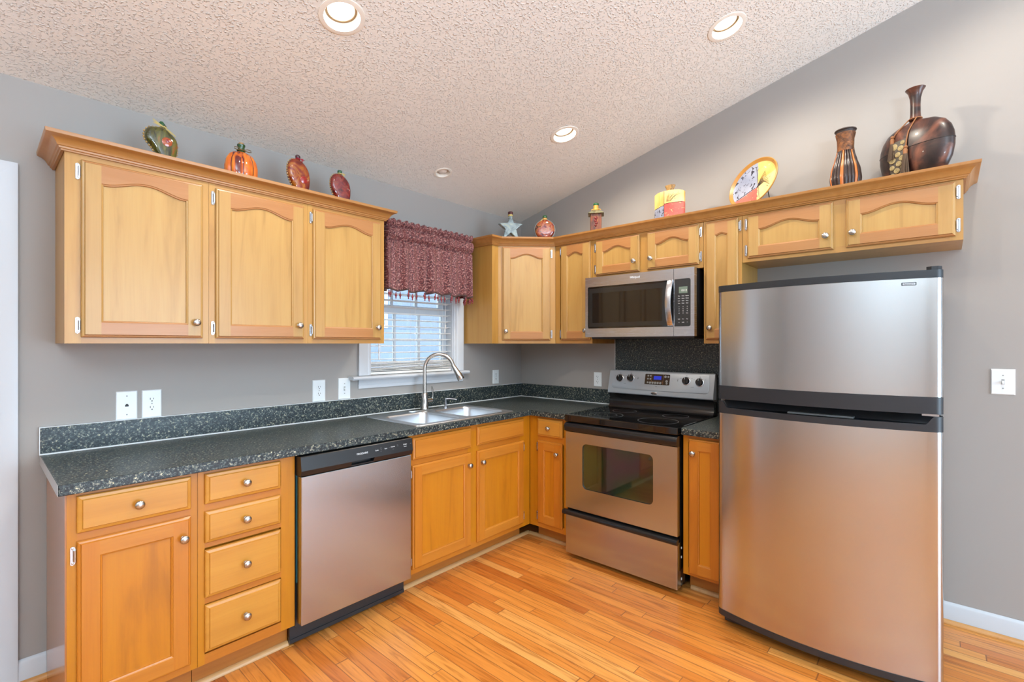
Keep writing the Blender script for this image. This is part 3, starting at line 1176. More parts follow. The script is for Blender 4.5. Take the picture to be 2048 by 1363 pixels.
dv = (p1 - Vector(path[-2])).normalized()
dv = (dv + Vector((dx, dy, 0)) * 0.28).normalized()
mb = MB()
mb.tube([p1 - dv * 0.004, p1 + dv * 0.012, p1 + dv * 0.02, p1 + dv * 0.07, p1 + dv * 0.108, p1 + dv * 0.112], [0.0140, 0.0145, 0.0155, 0.0205, 0.0255, 0.0225], 18)
sh = mb.build('spray_head', M['nickel'], fc, smooth=45)
mb = MB()
q = p1 + dv * 0.06 + Vector((dx, dy, 0.2)).normalized() * 0.018
mb.tube([q, q + dv * 0.022], 0.005, 8)
mb.build('button', M['blackm'], sh, smooth=45)
mb = MB()
mb.tube([(0.012, 0, 0.062), (0.046, 0, 0.062), (0.062, 0, 0.062)], [0.0155, 0.0155, 0.0140], 16)
hd = mb.build('handle', M['nickel'], fc, smooth=45)
mb = MB()
mb.tube([(0.055, 0, 0.060), (0.066, 0, 0.070), (0.068, -0.004, 0.10), (0.058, -0.01, 0.140), (0.050, -0.012, 0.158)], [0.006, 0.0065, 0.0055, 0.006, 0.0045], 10)
mb.build('lever', M['nickel'], hd, smooth=60)

sd = thing('soap_dispenser', 'small chrome soap dispenser pump right of the faucet', 'soap dispenser', (-0.975, -0.137, 0.9187))
mb = MB()
mb.lathe([(0.016, 0), (0.016, 0.004), (0.010, 0.007), (0.0085, 0.045), (0.0095, 0.048), (0.0095, 0.066), (0.003, 0.068)], 18, (0, 0, 0))
mb.build('pump', M['chrome'], sd, smooth=45)
mb = MB()
mb.tube([(0, 0, 0.062), (0.02, -0.02, 0.063), (0.048, -0.048, 0.059), (0.056, -0.056, 0.055)], [0.006, 0.0052, 0.004, 0.0036], 10)
mb.build('nozzle', M['chrome'], sd, smooth=60)

# ------------------------------------------------------------------ dishwasher
dw = thing('dishwasher', 'stainless steel dishwasher with black control strip under the worktop', 'dishwasher', (-2.249, 0, 0))
mb = MB()
mb.box(0.006, 0.603, -0.600, -0.03, 0.10, 0.866)
mb.build('tub', M['blackm'], dw)
mb = MB()
mb.box(0.0075, 0.011, -0.612, -0.6005, 0.30, 0.78)
mb.build('side_gasket', M['teal'], dw)
mb = MB()
mb.box(0.008, 0.598, -0.655, -0.612, 0.122, 0.780)
mb.build('door_panel', M['steel'], dw, bevel=0.003)
mb = MB()
TOPP = [(-0.613, 0.870), (-0.655, 0.870), (-0.658, 0.867), (-0.6665, 0.808), (-0.656, 0.784), (-0.613, 0.784)]
POCK = [(-0.613, 0.870), (-0.655, 0.870), (-0.658, 0.867), (-0.6665, 0.808), (-0.630, 0.806), (-0.630, 0.791), (-0.656, 0.789), (-0.656, 0.784), (-0.613, 0.784)]
for a, b, pr in ((0.004, 0.247, TOPP), (0.247, 0.368, POCK), (0.368, 0.600, TOPP)):
    mb.prism(pr, lambda u, v, t: (t, u, v), a, b)
cp = mb.build('control_panel', plain('black_satin_panel', (0.012, 0.012, 0.013, 1), 0.33), dw, smooth=30)
FT = math.atan2(0.0085, 0.059)


def dwt(s, size, x, z, nm='print', mat='ink', sq=1.0):
    y = -0.658 - (0.867 - z) / 0.059 * 0.0085 - 0.0003
    return text(s, size, nm, M[mat], cp, (x, y, z), (PI / 2 - FT, 0, 0), squash=sq)


dwt('FRIGIDAIRE', 0.0120, 0.304, 0.8375, 'lettering')
for s, x, z, sz in (('Cycles', 0.384, 0.839, 0.0075), ('Start', 0.436, 0.840, 0.0075), ('Options', 0.478, 0.843, 0.0075), ('START', 0.553, 0.843, 0.0080), ('Cancel', 0.553, 0.833, 0.0060)):
    dwt(s, sz, x, z, 'button_print')
for x, z in ((0.409, 0.847), (0.410, 0.840), (0.408, 0.832), (0.458, 0.841), (0.506, 0.848), (0.508, 0.842), (0.588, 0.844), (0.480, 0.831)):
    dwt('- - -', 0.005, x, z, 'indicator_print')
mb = MB()
mb.box(-0.003, 0.615, -0.562, -0.548, 0.012, 0.112)
mb.box(-0.003, 0.615, -0.566, -0.5625, 0.012, 0.030)
for x in (0.03, 0.585):
    mb.lathe([(0.004, 0.5622), (0.004, 0.5640), (0.001, 0.5642)], 10, (x, 0, 0.075), '-y')
mb.build('kick_plate', M['blackm'], dw)
for x in (0.05, 0.56):
    mb = MB()
    mb.lathe([(0.014, 0.0), (0.014, 0.006), (0.008, 0.008), (0.008, 0.10)], 12, (x, -0.50, 0.0005))
    mb.build('foot', M['blackm'], dw)

# ------------------------------------------------------------------ electric range
rg = thing('range', 'freestanding stainless electric range with black glass cooktop and oven', 'stove', (0, -0.950, 0), RW)
RWD = 0.742
mb = MB()
mb.box(0.004, RWD - 0.004, -0.610, -0.016, 0.035, 0.868)
mb.box(0.004, RWD - 0.004, -0.075, -0.016, 0.868, 1.170)
mb.build('body', M['black'], rg)
mb = MB()
mb.box(-0.003, RWD + 0.003, -0.668, -0.115, 0.874, 0.9155)
ck = mb.build('cooktop', M['glassblack'], rg, bevel=0.005)
for cx, cy, r1 in ((0.205, -0.505, (0.107, 0.070)), (0.560, -0.512, (0.115,)), (0.560, -0.262, (0.078,)), (0.205, -0.262, (0.078,))):
    for r in r1:
        mb = MB()
        pts0 = [[(cx + (r + e) * math.cos(2 * PI * i / 56), cy + (r + e) * math.sin(2 * PI * i / 56), 0.9158) for i in range(56)] for e in (-0.0009, 0.0009)]
        mb.rings(pts0, False, False)
        mb.build('burner_ring', M['inkgrey'], ck)
# backguard: black curved riser and sloped steel control panel
mb = MB()
ris = [(-0.076, 0.9160), (-0.128, 0.9160), (-0.112, 0.935), (-0.104, 0.965), (-0.106, 1.000), (-0.124, 1.016), (-0.076, 1.016)]
mb.prism(ris, lambda u, v, t: (t, u, v), 0.0, RWD)
mb.build('backguard_riser', M['black'], rg, smooth=50)
mb = MB()
pan = [(-0.076, 1.0165), (-0.126, 1.0165), (-0.130, 1.022), (-0.128, 1.045), (-0.094, 1.176), (-0.088, 1.181), (-0.076, 1.181)]
mb.prism(pan, lambda u, v, t: (t, u, v), -0.003, RWD + 0.003)
pn = mb.build('control_panel', M['steel_l'], rg, smooth=25)
PT = math.atan2(0.034, 0.131)


def pan_y(z, o=0.0):
    return -0.128 + (z - 1.045) * 0.034 / 0.131 - o


mb = MB()
ins = [(0.030, 1.060), (0.045, 1.053), (0.30, 1.050), (0.44, 1.050), (0.697, 1.053), (0.712, 1.060), (0.716, 1.075), (0.712, 1.166), (0.704, 1.171), (0.038, 1.171), (0.030, 1.166), (0.026, 1.075)]
k_ = [0.003] * len(ins)
mb.rings([[(u, pan_y(v, -0.001), v) for u, v in ins], [(u, pan_y(v, 0.002), v) for u, v in ins], [(0.371 + (u - 0.371) * 0.99, pan_y(v, 0.0032), 1.111 + (v - 1.111) * 0.95) for u, v in ins]])
inset = mb.build('raised_panel', M['steel_l'], pn, smooth=30)
for i, (x, z) in enumerate(((0.086, 1.124), (0.170, 1.127), (0.566, 1.127), (0.654, 1.122))):
    mb = MB()
    mb.lathe([(0.0275, 0.0), (0.0275, 0.002), (0.024, 0.0035), (0.0005, 0.0036)], 30, (0, 0, 0), '-y')
    base_o = mb.build('knob', M['chrome'], rg, (x, pan_y(z, 0.0034), z), (-PT, 0, 0), smooth=40)
    mb = MB()
    mb.lathe([(0.0235, 0.0038), (0.0225, 0.014), (0.0205, 0.020), (0.0005, 0.0205)], 30, (0, 0, 0), '-y')
    mb.box(-0.0055, 0.0055, -0.029, -0.015, -0.021, 0.021)
    cap = mb.build('cap', M['black'], base_o, smooth=40)
    mb = MB()
    mb.box(-0.0012, 0.0012, -0.0296, -0.029, 0.006, 0.0205)
    mb.build('pointer', M['ink'], base_o)


def pt(s, x, z, size, nm, mat='darkink', o=0.0037, par=None):
    return text(s, size, nm, M[mat], par or pn, (x, pan_y(z, o), z), (PI / 2 - PT, 0, 0))


for x, z in ((0.086, 1.124), (0.170, 1.127), (0.566, 1.127), (0.654, 1.122)):
    for dxx, dzz, s in ((-0.036, 0.016, 'LO'), (0.0, 0.034, 'OFF'), (0.036, 0.018, 'HI')):
        pt(s, x + dxx, z + dzz, 0.0055, 'dial_print')
for x, s in ((0.225, 'ON'), (0.510, 'ON')):
    pt(s, x, 1.135, 0.006, 'indicator_print')
    mb = MB()
    mb.lathe([(0.0028, 0), (0.0028, 0.001), (0.0005, 0.0012)], 10, (0, 0, 0), '-y')
    mb.build('indicator_light', M['slot'], pn, (x, pan_y(1.126, 0.0034), 1.126))
for x in (0.128, 0.610):
    pt('SURFACE', x, 1.090, 0.005, 'dial_print')
pt('OVEN', 0.365, 1.079, 0.005, 'dial_print')
mb = MB()
mb.rings([[(u, pan_y(v, 0.0033), v) for u, v in ((0.277, 1.092), (0.451, 1.092), (0.455, 1.096), (0.455, 1.159), (0.451, 1.163), (0.281, 1.163), (0.277, 1.159))],
          [(u, pan_y(v, 0.0050), v) for u, v in ((0.278, 1.093), (0.450, 1.093), (0.454, 1.097), (0.454, 1.158), (0.450, 1.162), (0.282, 1.162), (0.278, 1.158))]])
dp = mb.build('display_panel', plain('brown_black_gloss', lin(44, 36, 32), 0.15), rg)
M['blueled'] = plain('blue_display', lin(20, 40, 150), 0.3, emit=lin(30, 60, 220), es=0.5)
mb = MB()
mb.rings([[(u, pan_y(v, o), v) for u, v in ((0.342, 1.126), (0.396, 1.126), (0.396, 1.150), (0.342, 1.150))] for o in (0.005, 0.0056)])
mb.build('blue_display', M['blueled'], dp)
for x, z, r in [(0.318 + 0.0185 * i, 1.104, 0.0080) for i in range(5)] + [(0.424, 1.148, 0.0085), (0.445, 1.148, 0.007), (0.435, 1.118, 0.0085), (0.437, 1.104, 0.007), (0.318, 1.150, 0.006), (0.300, 1.150, 0.006), (0.300, 1.130, 0.006), (0.318, 1.130, 0.006), (0.300, 1.106, 0.006)]:
    mb = MB()
    mb.lathe([(r, 0), (r, 0.0006), (r * 0.1, 0.0008)], 16, (0, 0, 0), '-y')
    mb.build('button', M['midgrey'], dp, (x, pan_y(z, 0.005), z), (-PT, 0, 0))
mb = MB()
for a, b, c, d in ((0.325, 0.3265, 1.112, 1.160), (0.409, 0.4105, 1.096, 1.160), (0.325, 0.409, 1.1105, 1.112)):
    mb.rings([[(u, pan_y(v, o), v) for u, v in ((a, c), (b, c), (b, d), (a, d))] for o in (0.005, 0.0053)])
mb.build('button_outline', plain('copper_print', lin(170, 110, 50), 0.4), dp)
mb = MB()
mb.lathe([(0.024, 0.0), (0.024, 0.0015), (0.020, 0.003), (0.0005, 0.0034)], 28, (0, 0, 0), '-y', sy=0.36)
lg = mb.build('badge', M['chrome'], pn, (0.352, -0.1285, 1.034), smooth=40)
text('Whirlpool', 0.010, 'lettering', M['darkink'], pn, (0.352, -0.1322, 1.034), squash=0.85)

# oven door
mb = MB()
hole = [(x, y) for x, y, z in rrect(0.128, 0.600, 0.462, 0.744, 0.030, 0)]
sl = slab_with_hole([(0.002, 0.322), (RWD - 0.002, 0.322), (RWD - 0.002, 0.808), (0.002, 0.808)], hole, 0.624, 0.660)
sl.v = [(x, -z, y) for x, y, z in sl.v]
od = sl.build('oven_door', M['steel'], rg)
mb = MB()
mb.prism([(x, y) for x, y, z in rrect(0.129, 0.599, 0.463, 0.743, 0.030, 0)], lambda u, v, t: (u, -t, v), 0.646, 0.6525)
m, nt, p = nodes('oven_window_glass')
p.inputs['Base Color'].default_value = lin(26, 34, 22)
p.inputs['Roughness'].default_value = 0.05
p.inputs['Specular IOR Level'].default_value = 0.8
p.inputs['Coat Weight'].default_value = 0.5
tc = N(nt, 'ShaderNodeTexCoord')
nz = N(nt, 'ShaderNodeTexNoise')
nz.inputs['Scale'].default_value = 5
nt.links.new(tc.outputs['Object'], nz.inputs['Vector'])
r = ramp(nt, [(0.35, lin(50, 26, 34)), (0.5, lin(30, 40, 24)), (0.65, lin(42, 56, 30))])
nt.links.new(nz.outputs['Fac'], r.inputs['Fac'])
nt.links.new(r.outputs['Color'], p.inputs['Base Color'])
mb.build('oven_window', m, od)
mb = MB()
mb.prism([(-0.624, 0.810), (-0.661, 0.810), (-0.672, 0.816), (-0.676, 0.835), (-0.676, 0.848), (-0.670, 0.860), (-0.655, 0.868), (-0.624, 0.868)], lambda u, v, t: (t, u, v), 0.0, RWD)
mb.build('handle', M['black'], od, smooth=40)
mb = MB()
mb.box(0.006, RWD - 0.006, -0.640, -0.611, 0.283, 0.321)
mb.build('door_gap', M['black'], rg)
mb = MB()
mb.box(0.002, RWD - 0.002, -0.660, -0.612, 0.032, 0.282)
dr_ = mb.build('storage_drawer', M['steel'], rg, bevel=0.003)
mb = MB()
hp = [(-0.660, 0.284), (-0.680, 0.281), (-0.690, 0.288), (-0.692, 0.300), (-0.686, 0.310), (-0.660, 0.312)]
mb.prism(hp, lambda u, v, t: (t, u, v), -0.006, RWD + 0.006)
mb.build('drawer_handle', M['black'], dr_, smooth=45)
for x in (0.06, RWD - 0.06):
    for y in (-0.57, -0.08):
        mb = MB()
        mb.lathe([(0.017, 0.0), (0.017, 0.010), (0.010, 0.014), (0.010, 0.036)], 12, (x, y, 0.0005))
        mb.build('foot', M['blackm'], rg)
mb = MB()
for z in (0.07, 0.19, 0.24):
    mb.box(RWD - 0.004, RWD - 0.0015, -0.606, -0.598, z, z + 0.012)
mb.build('side_clip', M['caulk'], rg)

# ------------------------------------------------------------------ over-the-range microwave
mw = thing('microwave', 'stainless over-the-range microwave with dark window and keypad', 'microwave', (0, -0.930, 1.411), RW)
MWW, MH = 0.752, 0.4085
mb = MB()
mb.box(0.004, MWW - 0.004, -0.362, -0.010, 0.012, MH)
mb.build('body', M['black'], mw)
mb = MB()
mb.box(0.02, MWW - 0.02, -0.350, -0.020, -0.008, 0.011)
for i in range(9):
    mb.box(0.08 + i * 0.03, 0.098 + i * 0.03, -0.30, -0.08, -0.010, -0.0085)
    mb.box(0.42 + i * 0.03, 0.438 + i * 0.03, -0.30, -0.08, -0.010, -0.0085)
mb.build('vent_base', M['blackm'], mw)
XS = 0.628


def xz_plate(outer, inner, y0, y1):
    s_ = slab_with_hole(outer, inner, y0, y1)
    s_.v = [(x, -z, y) for x, y, z in s_.v]
    return s_


def rr_open_right(x0, x1, z0, z1, r):
    """rounded on the left side only"""
    pts = []
    for cx, cz, a0 in ((x0 + r, z1 - r, PI / 2), (x0 + r, z0 + r, PI)):
        for i in range(7):
            a = a0 + PI / 2 * i / 6
            pts.append((cx + r * math.cos(a), cz + r * math.sin(a)))
    return [(x1, z1)] + pts + [(x1, z0)]


df = xz_plate([(0.0, 0.004), (XS - 0.001, 0.004), (XS - 0.001, MH), (0.0, MH)], rr_open_right(0.021, XS - 0.0045, 0.062, 0.3435, 0.008), 0.364, 0.400)
md = df.build('door', M['steel_m'], mw)
mb = MB()
mb.prism(rr_open_right(0.0215, XS - 0.004, 0.0625, 0.343, 0.008), lambda u, v, t: (u, -t, v), 0.366, 0.3975)
wd = mb.build('window', M['glassblack'], md)
mb = MB()
ws = xz_plate([(0.030, 0.072), (0.585, 0.072), (0.585, 0.332), (0.030, 0.332)], [(0.055, 0.100), (0.555, 0.100), (0.555, 0.300), (0.055, 0.300)], 0.3976, 0.3981)
ws.build('window_border', plain('smoked_border', (0.020, 0.021, 0.022, 1), 0.10), md)
mb = MB()
hx = [(0.588, 0.345), (0.578, 0.29), (0.572, 0.21), (0.578, 0.13), (0.590, 0.066)]
n = 24
rings = []
for i in range(n + 1):
    t = i / n
    z = 0.343 - t * 0.277
    bow = math.sin(PI * t)
    xl = 0.590 - 0.002 * bow
    yb = -0.403 - 0.034 * bow ** 0.8
    wv_ = 0.034
    th_ = 0.008
    rings.append([(xl, yb, z), (xl + wv_ * 0.5, yb - 0.004, z), (xl + wv_, yb, z), (xl + wv_, yb + th_, z), (xl, yb + th_, z)])
mb.rings(rings)
for z in (0.337, 0.072):
    mb.box(0.593, 0.621, -0.408, -0.397, z - 0.006, z + 0.006)
mb.build('handle', M['steel_m'], md, smooth=50)


def rr_open_left(x0, x1, z0, z1, r):
    pts = []
    for cx, cz, a0 in ((x1 - r, z0 + r, -PI / 2), (x1 - r, z1 - r, 0)):
        for i in range(7):
            a = a0 + PI / 2 * i / 6
            pts.append((cx + r * math.cos(a), cz + r * math.sin(a)))
    return [(x0, z0)] + pts + [(x0, z1)]


pf = xz_plate([(XS + 0.001, 0.004), (MWW, 0.004), (MWW, MH), (XS + 0.001, MH)], rr_open_left(XS + 0.0045, 0.730, 0.062, 0.345, 0.012), 0.364, 0.400)
mp_ = pf.build('control_frame', M['steel_m'], mw)
mb = MB()
mb.prism(rr_open_left(XS + 0.004, 0.7295, 0.0625, 0.3445, 0.012), lambda u, v, t: (u, -t, v), 0.366, 0.3985)
kp = mb.build('keypad', M['blackm'], mw)
M['lcd'] = plain('green_grey_lcd', lin(108, 124, 112), 0.25, emit=lin(108, 128, 112), es=0.15)
mb = MB()
mb.box(0.659, 0.711, -0.3992, -0.3985, 0.259, 0.298)
mb.build('display', M['lcd'], kp)
mt = lambda s, x, z, sz, nm, mat='ink', sq=1.0: text(s, sz, nm, M[mat], kp, (x, -0.3994, z), squash=sq)
mt('10:12', 0.690, 0.275, 0.017, 'clock_digits', 'plastic_w')
for i, row in enumerate((('Pizza', 'Potato', 'Popcorn'), ('Steam', 'Reheat', 'Defrost'), ('Cook', 'Soften', 'Warm'), ('Timer', 'Power', 'Clock'))):
    for j, s in enumerate(row):
        mt(s, 0.660 + j * 0.0245, 0.243 - i * 0.0145, 0.0072, 'key_print', sq=0.8)
for i, row in enumerate((('1', '2', '3'), ('4', '5', '6'), ('7', '8', '9'), ('Off', '0', 'Start'))):
    for j, s in enumerate(row):
        mt(s, 0.660 + j * 0.0245, 0.1795 - i * 0.0130, 0.0085 if len(s) == 1 else 0.006, 'key_print')
for j, s in enumerate(('Light', 'Hi Lo', 'Fan')):
    mt(s, 0.660 + j * 0.0245, 0.106, 0.0085 if j != 1 else 0.006, 'key_print', sq=0.8)
for j, s in enumerate(('o', 'Lock', '+')):
    mt(s, 0.660 + j * 0.0245, 0.0865, 0.0085, 'key_print', sq=0.8)
text('Whirlpool', 0.021, 'lettering', M['ink'], md, (0.372, -0.4012, 0.3815), depth=0.001, squash=0.78)

# ------------------------------------------------------------------ refrigerator
FW = 0.824
fr = thing('refrigerator', 'large stainless top-freezer refrigerator with black trim at right', 'refrigerator', (0, -1.942, 0), RW)


def bow(x, r=0.022):
    d = 0.778 + 0.062 * (1 - (2 * x / FW - 1) ** 2)
    e = min(x, FW - x)
    if e < r:
        d -= r - math.sqrt(max(0.0, r * r - (r - e) ** 2))
    return d


FXS = [0.0, 0.001, 0.003, 0.006, 0.010, 0.015, 0.022] + [0.022 + (FW - 0.044) * i / 22 for i in range(1, 22)] + [FW - v for v in (0.022, 0.015, 0.010, 0.006, 0.003, 0.001, 0.0)]


def bowed(name, z0, z1, mat, parent, off=0.0, back=0.708, xs=FXS, ztop=None, smooth=35):
    mb = MB()
    rings = []
    for x in xs:
        zt_ = ztop(x) if ztop else z1
        d = bow(x) + off
        rings.append([(x, -back, z0), (x, -d, z0), (x, -d, zt_), (x, -back, zt_)])
    mb.rings(rings)
    return mb.build(name, mat, parent, smooth=smooth)


mb = MB()
mb.box(0.005, FW - 0.005, -0.700, -0.030, 0.035, 1.630)
mb.build('body', M['greyside'], fr, bevel=0.004)
fz = bowed('freezer_door', 1.1685, 1.620, M['steel_f'], fr)
bowed('bottom_trim', 1.104, 1.168, M['charcoal'], fz, 0.003)
bowed('top_cap', 1.6205, 1.650, M['charcoal'], fz, 0.003)
fdoor = bowed('refrigerator_door', 0.086, 1.0355, M['steel_f'], fr)


def trough(x):
    e = min(x, FW - x)
    lo, hi = 1.064, 1.094
    if e < 0.024:
        return hi
    if e > 0.052:
        return lo
    t = (e - 0.024) / 0.028
    return hi + (lo - hi) * (3 * t * t - 2 * t ** 3)


fx2 = sorted(set(FXS + [0.024 + 0.028 * i / 6 for i in range(7)] + [FW - 0.024 - 0.028 * i / 6 for i in range(7)]))
# handle strip: front lip only, with the dark grip pocket behind it
mb = MB()
rings = []
for x in fx2:
    d = bow(x) + 0.002
    rings.append([(x, -d + 0.010, 1.036), (x, -d, 1.036), (x, -d, trough(x)), (x, -d + 0.010, trough(x))])
mb.rings(rings)
hs = mb.build('handle_trim', M['charcoal'], fdoor, smooth=30)
mb = MB()
rings = []
for x in [0.002 + (FW - 0.004) * i / 24 for i in range(25)]:
    d = bow(x) - 0.010
    rings.append([(x, -0.708, 1.036), (x, -d, 1.036), (x, -d, 1.042), (x, -0.720, 1.058), (x, -0.708, 1.092)])
mb.rings(rings)
mb.build('grip_pocket', M['charcoal'], fdoor, smooth=30)
mb = MB()
mb.box(0.30, 0.545, -0.765, -0.725, 1.058, 1.066)
mb.build('grip_ledge', M['midgrey'], fdoor, bevel=0.002)
bowed('bottom_trim', 0.058, 0.0855, M['blackm'], fdoor, 0.002)
mb = MB()
mb.box(0.02, FW - 0.02, -0.735, -0.701, 0.012, 0.056)
for i in range(22):
    mb.box(0.05 + i * 0.033, 0.072 + i * 0.033, -0.7365, -0.7352, 0.022, 0.046)
mb.build('base_grille', M['blackm'], fr)
for x in (0.06, FW - 0.06):
    for y in (-0.69, -0.10):
        mb = MB()
        mb.lathe([(0.018, 0.0), (0.018, 0.012), (0.010, 0.015), (0.010, 0.036)], 12, (x, y, 0.0005))
        mb.build('foot', M['blackm'], fr)
mb = MB()
mb.prism([(0, -0.70), (0, -0.765), (0.010, -0.780), (0.030, -0.782), (0.045, -0.770), (0.045, -0.70)], lambda u, v, t: (FW - 0.004 - u, v, t), 1.6505, 1.664)
mb.build('hinge_cover', M['charcoal'], fr, smooth=40)
mb = MB()
mb.box(FW - 0.062, FW - 0.012, -0.775, -0.712, 1.0945, 1.1035)
mb.build('middle_hinge', M['chrome'], fr)
bx = 0.7245
ang = math.atan2(bow(bx + 0.02) - bow(bx - 0.02), 0.04)
mb = MB()
mb.prism([(x, y) for x, y, z in rrect(-0.0225, 0.0225, -0.0058, 0.0058, 0.0015, 0, 3)], lambda u, v, t: (u, -t, v), 0.0, 0.0022)
bg = mb.build('badge', M['blackm'], fz, (bx, -bow(bx) - 0.0004, 1.600), (0, 0, -ang))
mb = MB()
mb.box(-0.0195, 0.0195, -0.0026, -0.0022, -0.0040, 0.0040)
mb.build('badge_plate', M['chrome'], bg)
text('Kenmore', 0.0085, 'lettering', M['darkink'], fz, (bx, -bow(bx) - 0.0034, 1.600), (PI / 2, 0, -ang), depth=0.0003, squash=0.95)

# ------------------------------------------------------------------ wall plates
def plate(name, label, cat, loc, rotz, w, h, kind):
    r = thing(name, label, cat, loc, rotz, 'white wall plates')
    mb = MB()
    R = [[(-w / 2 + i, -0.0008 - y, -h / 2 + i), (w / 2 - i, -0.0008 - y, -h / 2 + i), (w / 2 - i, -0.0008 - y, h / 2 - i), (-w / 2 + i, -0.0008 - y, h / 2 - i)] for i, y in ((0, 0), (0.0005, 0.003), (0.004, 0.0055))]
    mb.rings(R)
    mb.build('cover_plate', M['plastic_w'], r)
    F = -0.0063
    scr = []
    if kind == 'duplex':
        scr = [0]
        for dz in (0.0195, -0.0195):
            mb = MB()
            pts = [(0.0172 * math.cos(a), max(-0.0132, min(0.0132, 0.0172 * math.sin(a)))) for a in [2 * PI * i / 28 for i in range(28)]]
            mb.prism(pts, lambda u, v, t: (u, -t, v + dz), 0.0062, 0.0078)
            rc = mb.build('receptacle', M['plastic_w'], r, smooth=40)
            mb = MB()
            mb.box(-0.0078, -0.0054, -0.0081, -0.0079, dz - 0.001, dz + 0.0085)
            mb.box(0.0052, 0.0072, -0.0081, -0.0079, dz - 0.0002, dz + 0.0075)
            mb.lathe([(0.0028, 0.0079), (0.0028, 0.0081)], 12, (0, 0, dz - 0.0072), '-y')
            mb.build('slots', M['slot'], rc)
    elif kind == 'toggle':
        scr = [0.030, -0.030]
        mb = MB()
        mb.box(-0.0052, 0.0052, -0.0068, -0.0063, -0.0122, 0.0122)
        mb.build('slot', M['midgrey'], r)
        mb = MB()
        mb.rings([[(-0.0042, -0.0065, -0.005), (0.0042, -0.0065, -0.005), (0.0042, -0.0065, 0.006), (-0.0042, -0.0065, 0.006)], [(-0.0034, -0.017, -0.012), (0.0034, -0.017, -0.012), (0.0034, -0.019, -0.006), (-0.0034, -0.019, -0.006)]])
        mb.build('toggle', M['plastic_w'], r)
    elif kind == 'rocker':
        scr = [0.030, -0.030]
        mb = MB()
        mb.box(-0.0165, 0.0165, -0.0085, -0.0063, -0.033, 0.033)
        mb.build('rocker', M['plastic_w'], r, bevel=0.001)
    else:
        scr = [0.042, -0.042]
        mb = MB()
        mb.box(-0.0065, 0.0065, -0.0068, -0.0063, -0.006, 0.003)
        mb.box(-0.0035, 0.0035, -0.0068, -0.0063, 0.003, 0.0065)
        mb.build('jack_socket', M['slot'], r)
    for dz in scr:
        mb = MB()
        mb.lathe([(0.0030, 0.0063), (0.0030, 0.0072), (0.001, 0.0075)], 10, (0, 0, dz), '-y')
        mb.build('screw', M['midgrey'], r)
    return r


plate('phone_jack', 'white telephone jack wall plate, leftmost plate above the worktop', 'phone jack', (-2.742, 0, 1.091), 0, 0.078, 0.128, 'phone')
plate('wall_outlet', 'white duplex outlet immediately right of the phone jack plate', 'outlet', (-2.649, 0, 1.0905), 0, 0.076, 0.128, 'duplex')
plate('wall_outlet', 'white duplex outlet left of a switch, below middle upper cabinets', 'outlet', (-1.8375, 0, 1.0915), 0, 0.079, 0.127, 'duplex')
plate('light_switch', 'white toggle switch plate just left of the window sill', 'light switch', (-1.675, 0, 1.0935), 0, 0.080, 0.129, 'toggle')
plate('wall_outlet', 'white outlet plate between the window and the corner', 'outlet', (-0.3215, 0, 1.097), 0, 0.071, 0.114, 'duplex')
plate('wall_outlet', 'white duplex outlet on right wall left of the range', 'outlet', (0, -0.7825, 1.096), RW, 0.069, 0.108, 'duplex')
plate('light_switch', 'white toggle switch plate on wall right of the refrigerator', 'light switch', (0, -2.9715, 1.1925), RW, 0.081, 0.119, 'toggle')

# ------------------------------------------------------------------ recessed ceiling lamps
M['bulb'] = plain('lit_bulb', (1, 0.96, 0.88, 1), 0.4, emit=(1.0, 0.90, 0.74, 1), es=12.0)
M['bulb_off'] = plain('frosted_bulb', lin(222, 214, 206), 0.35)
M['collar'] = plain('tan_collar', lin(96, 74, 46), 0.5)
M['can'] = plain('white_can', lin(238, 232, 222), 0.35)
labs = ['lit recessed ceiling light nearest the camera, at top left of centre', 'lit recessed ceiling light above the refrigerator side of room',
        'lit recessed ceiling light in front of the range corner', 'small unlit eyeball recessed light above the window']
for (x, y, r), lab in zip(CANS, labs):
    big, lit = r > 0.06, r > 0.06
    rt = thing('recessed_light', lab, 'ceiling light', (x, y, EAVE - SLOPE * y), 0, 'recessed ceiling lights')
    rt.rotation_euler = (-math.atan(SLOPE), 0, 0)
    ro = r * 1.33
    mb = MB()
    mb.lathe([(r + 0.001, -0.001), (r + 0.002, -0.004), (ro - 0.006, -0.0045), (ro - 0.001, -0.003), (ro, -0.0006), (r + 0.001, -0.0006)], 44, (0, 0, 0), cap=False)
    mb.rings([[((r + 0.001) * math.cos(2 * PI * i / 44), (r + 0.001) * math.sin(2 * PI * i / 44), z) for i in range(44)] for z in (-0.0006, -0.001)], False, False)
    mb.build('trim_ring', M['can'], rt, smooth=40)
    if big:
        mb = MB()
        mb.lathe([(r - 0.0065, 0.029), (r - 0.0155, 0.0285), (r - 0.0155, 0.0315), (r - 0.0065, 0.0315)], 44, (0, 0, 0), cap=False)
        mb.build('bulb_collar', M['collar'], rt, smooth=40)
    mb = MB()
    dp_ = 0.115 if big else 0.04
    mb.lathe([(r, -0.001), (r - 0.003, 0.012), (r - 0.006, 0.03), (r - 0.010, 0.0305), (r - 0.012, dp_ * 0.6), (r - 0.008, dp_), (0.001, dp_)], 44, (0, 0, 0), cap=False)
    mb.build('baffle', M['can'], rt, smooth=40)
    mb = MB()
    rb_ = r * 0.72
    z0 = 0.062 if big else 0.012
    mb.lathe([(rb_ * 0.02, z0 - 0.012), (rb_ * 0.5, z0 - 0.010), (rb_ * 0.85, z0 - 0.003), (rb_, z0 + 0.006), (rb_ * 0.92, z0 + 0.018), (rb_ * 0.6, z0 + 0.024)], 32, (0, 0, 0))
    mb.build('bulb', M['bulb'] if lit else M['bulb_off'], rt, smooth=60)
    if lit:
        lo = can_lamp('lamp', (0, 0, 0))
        lo.parent, lo.location = rt, (0, 0, 0.010)

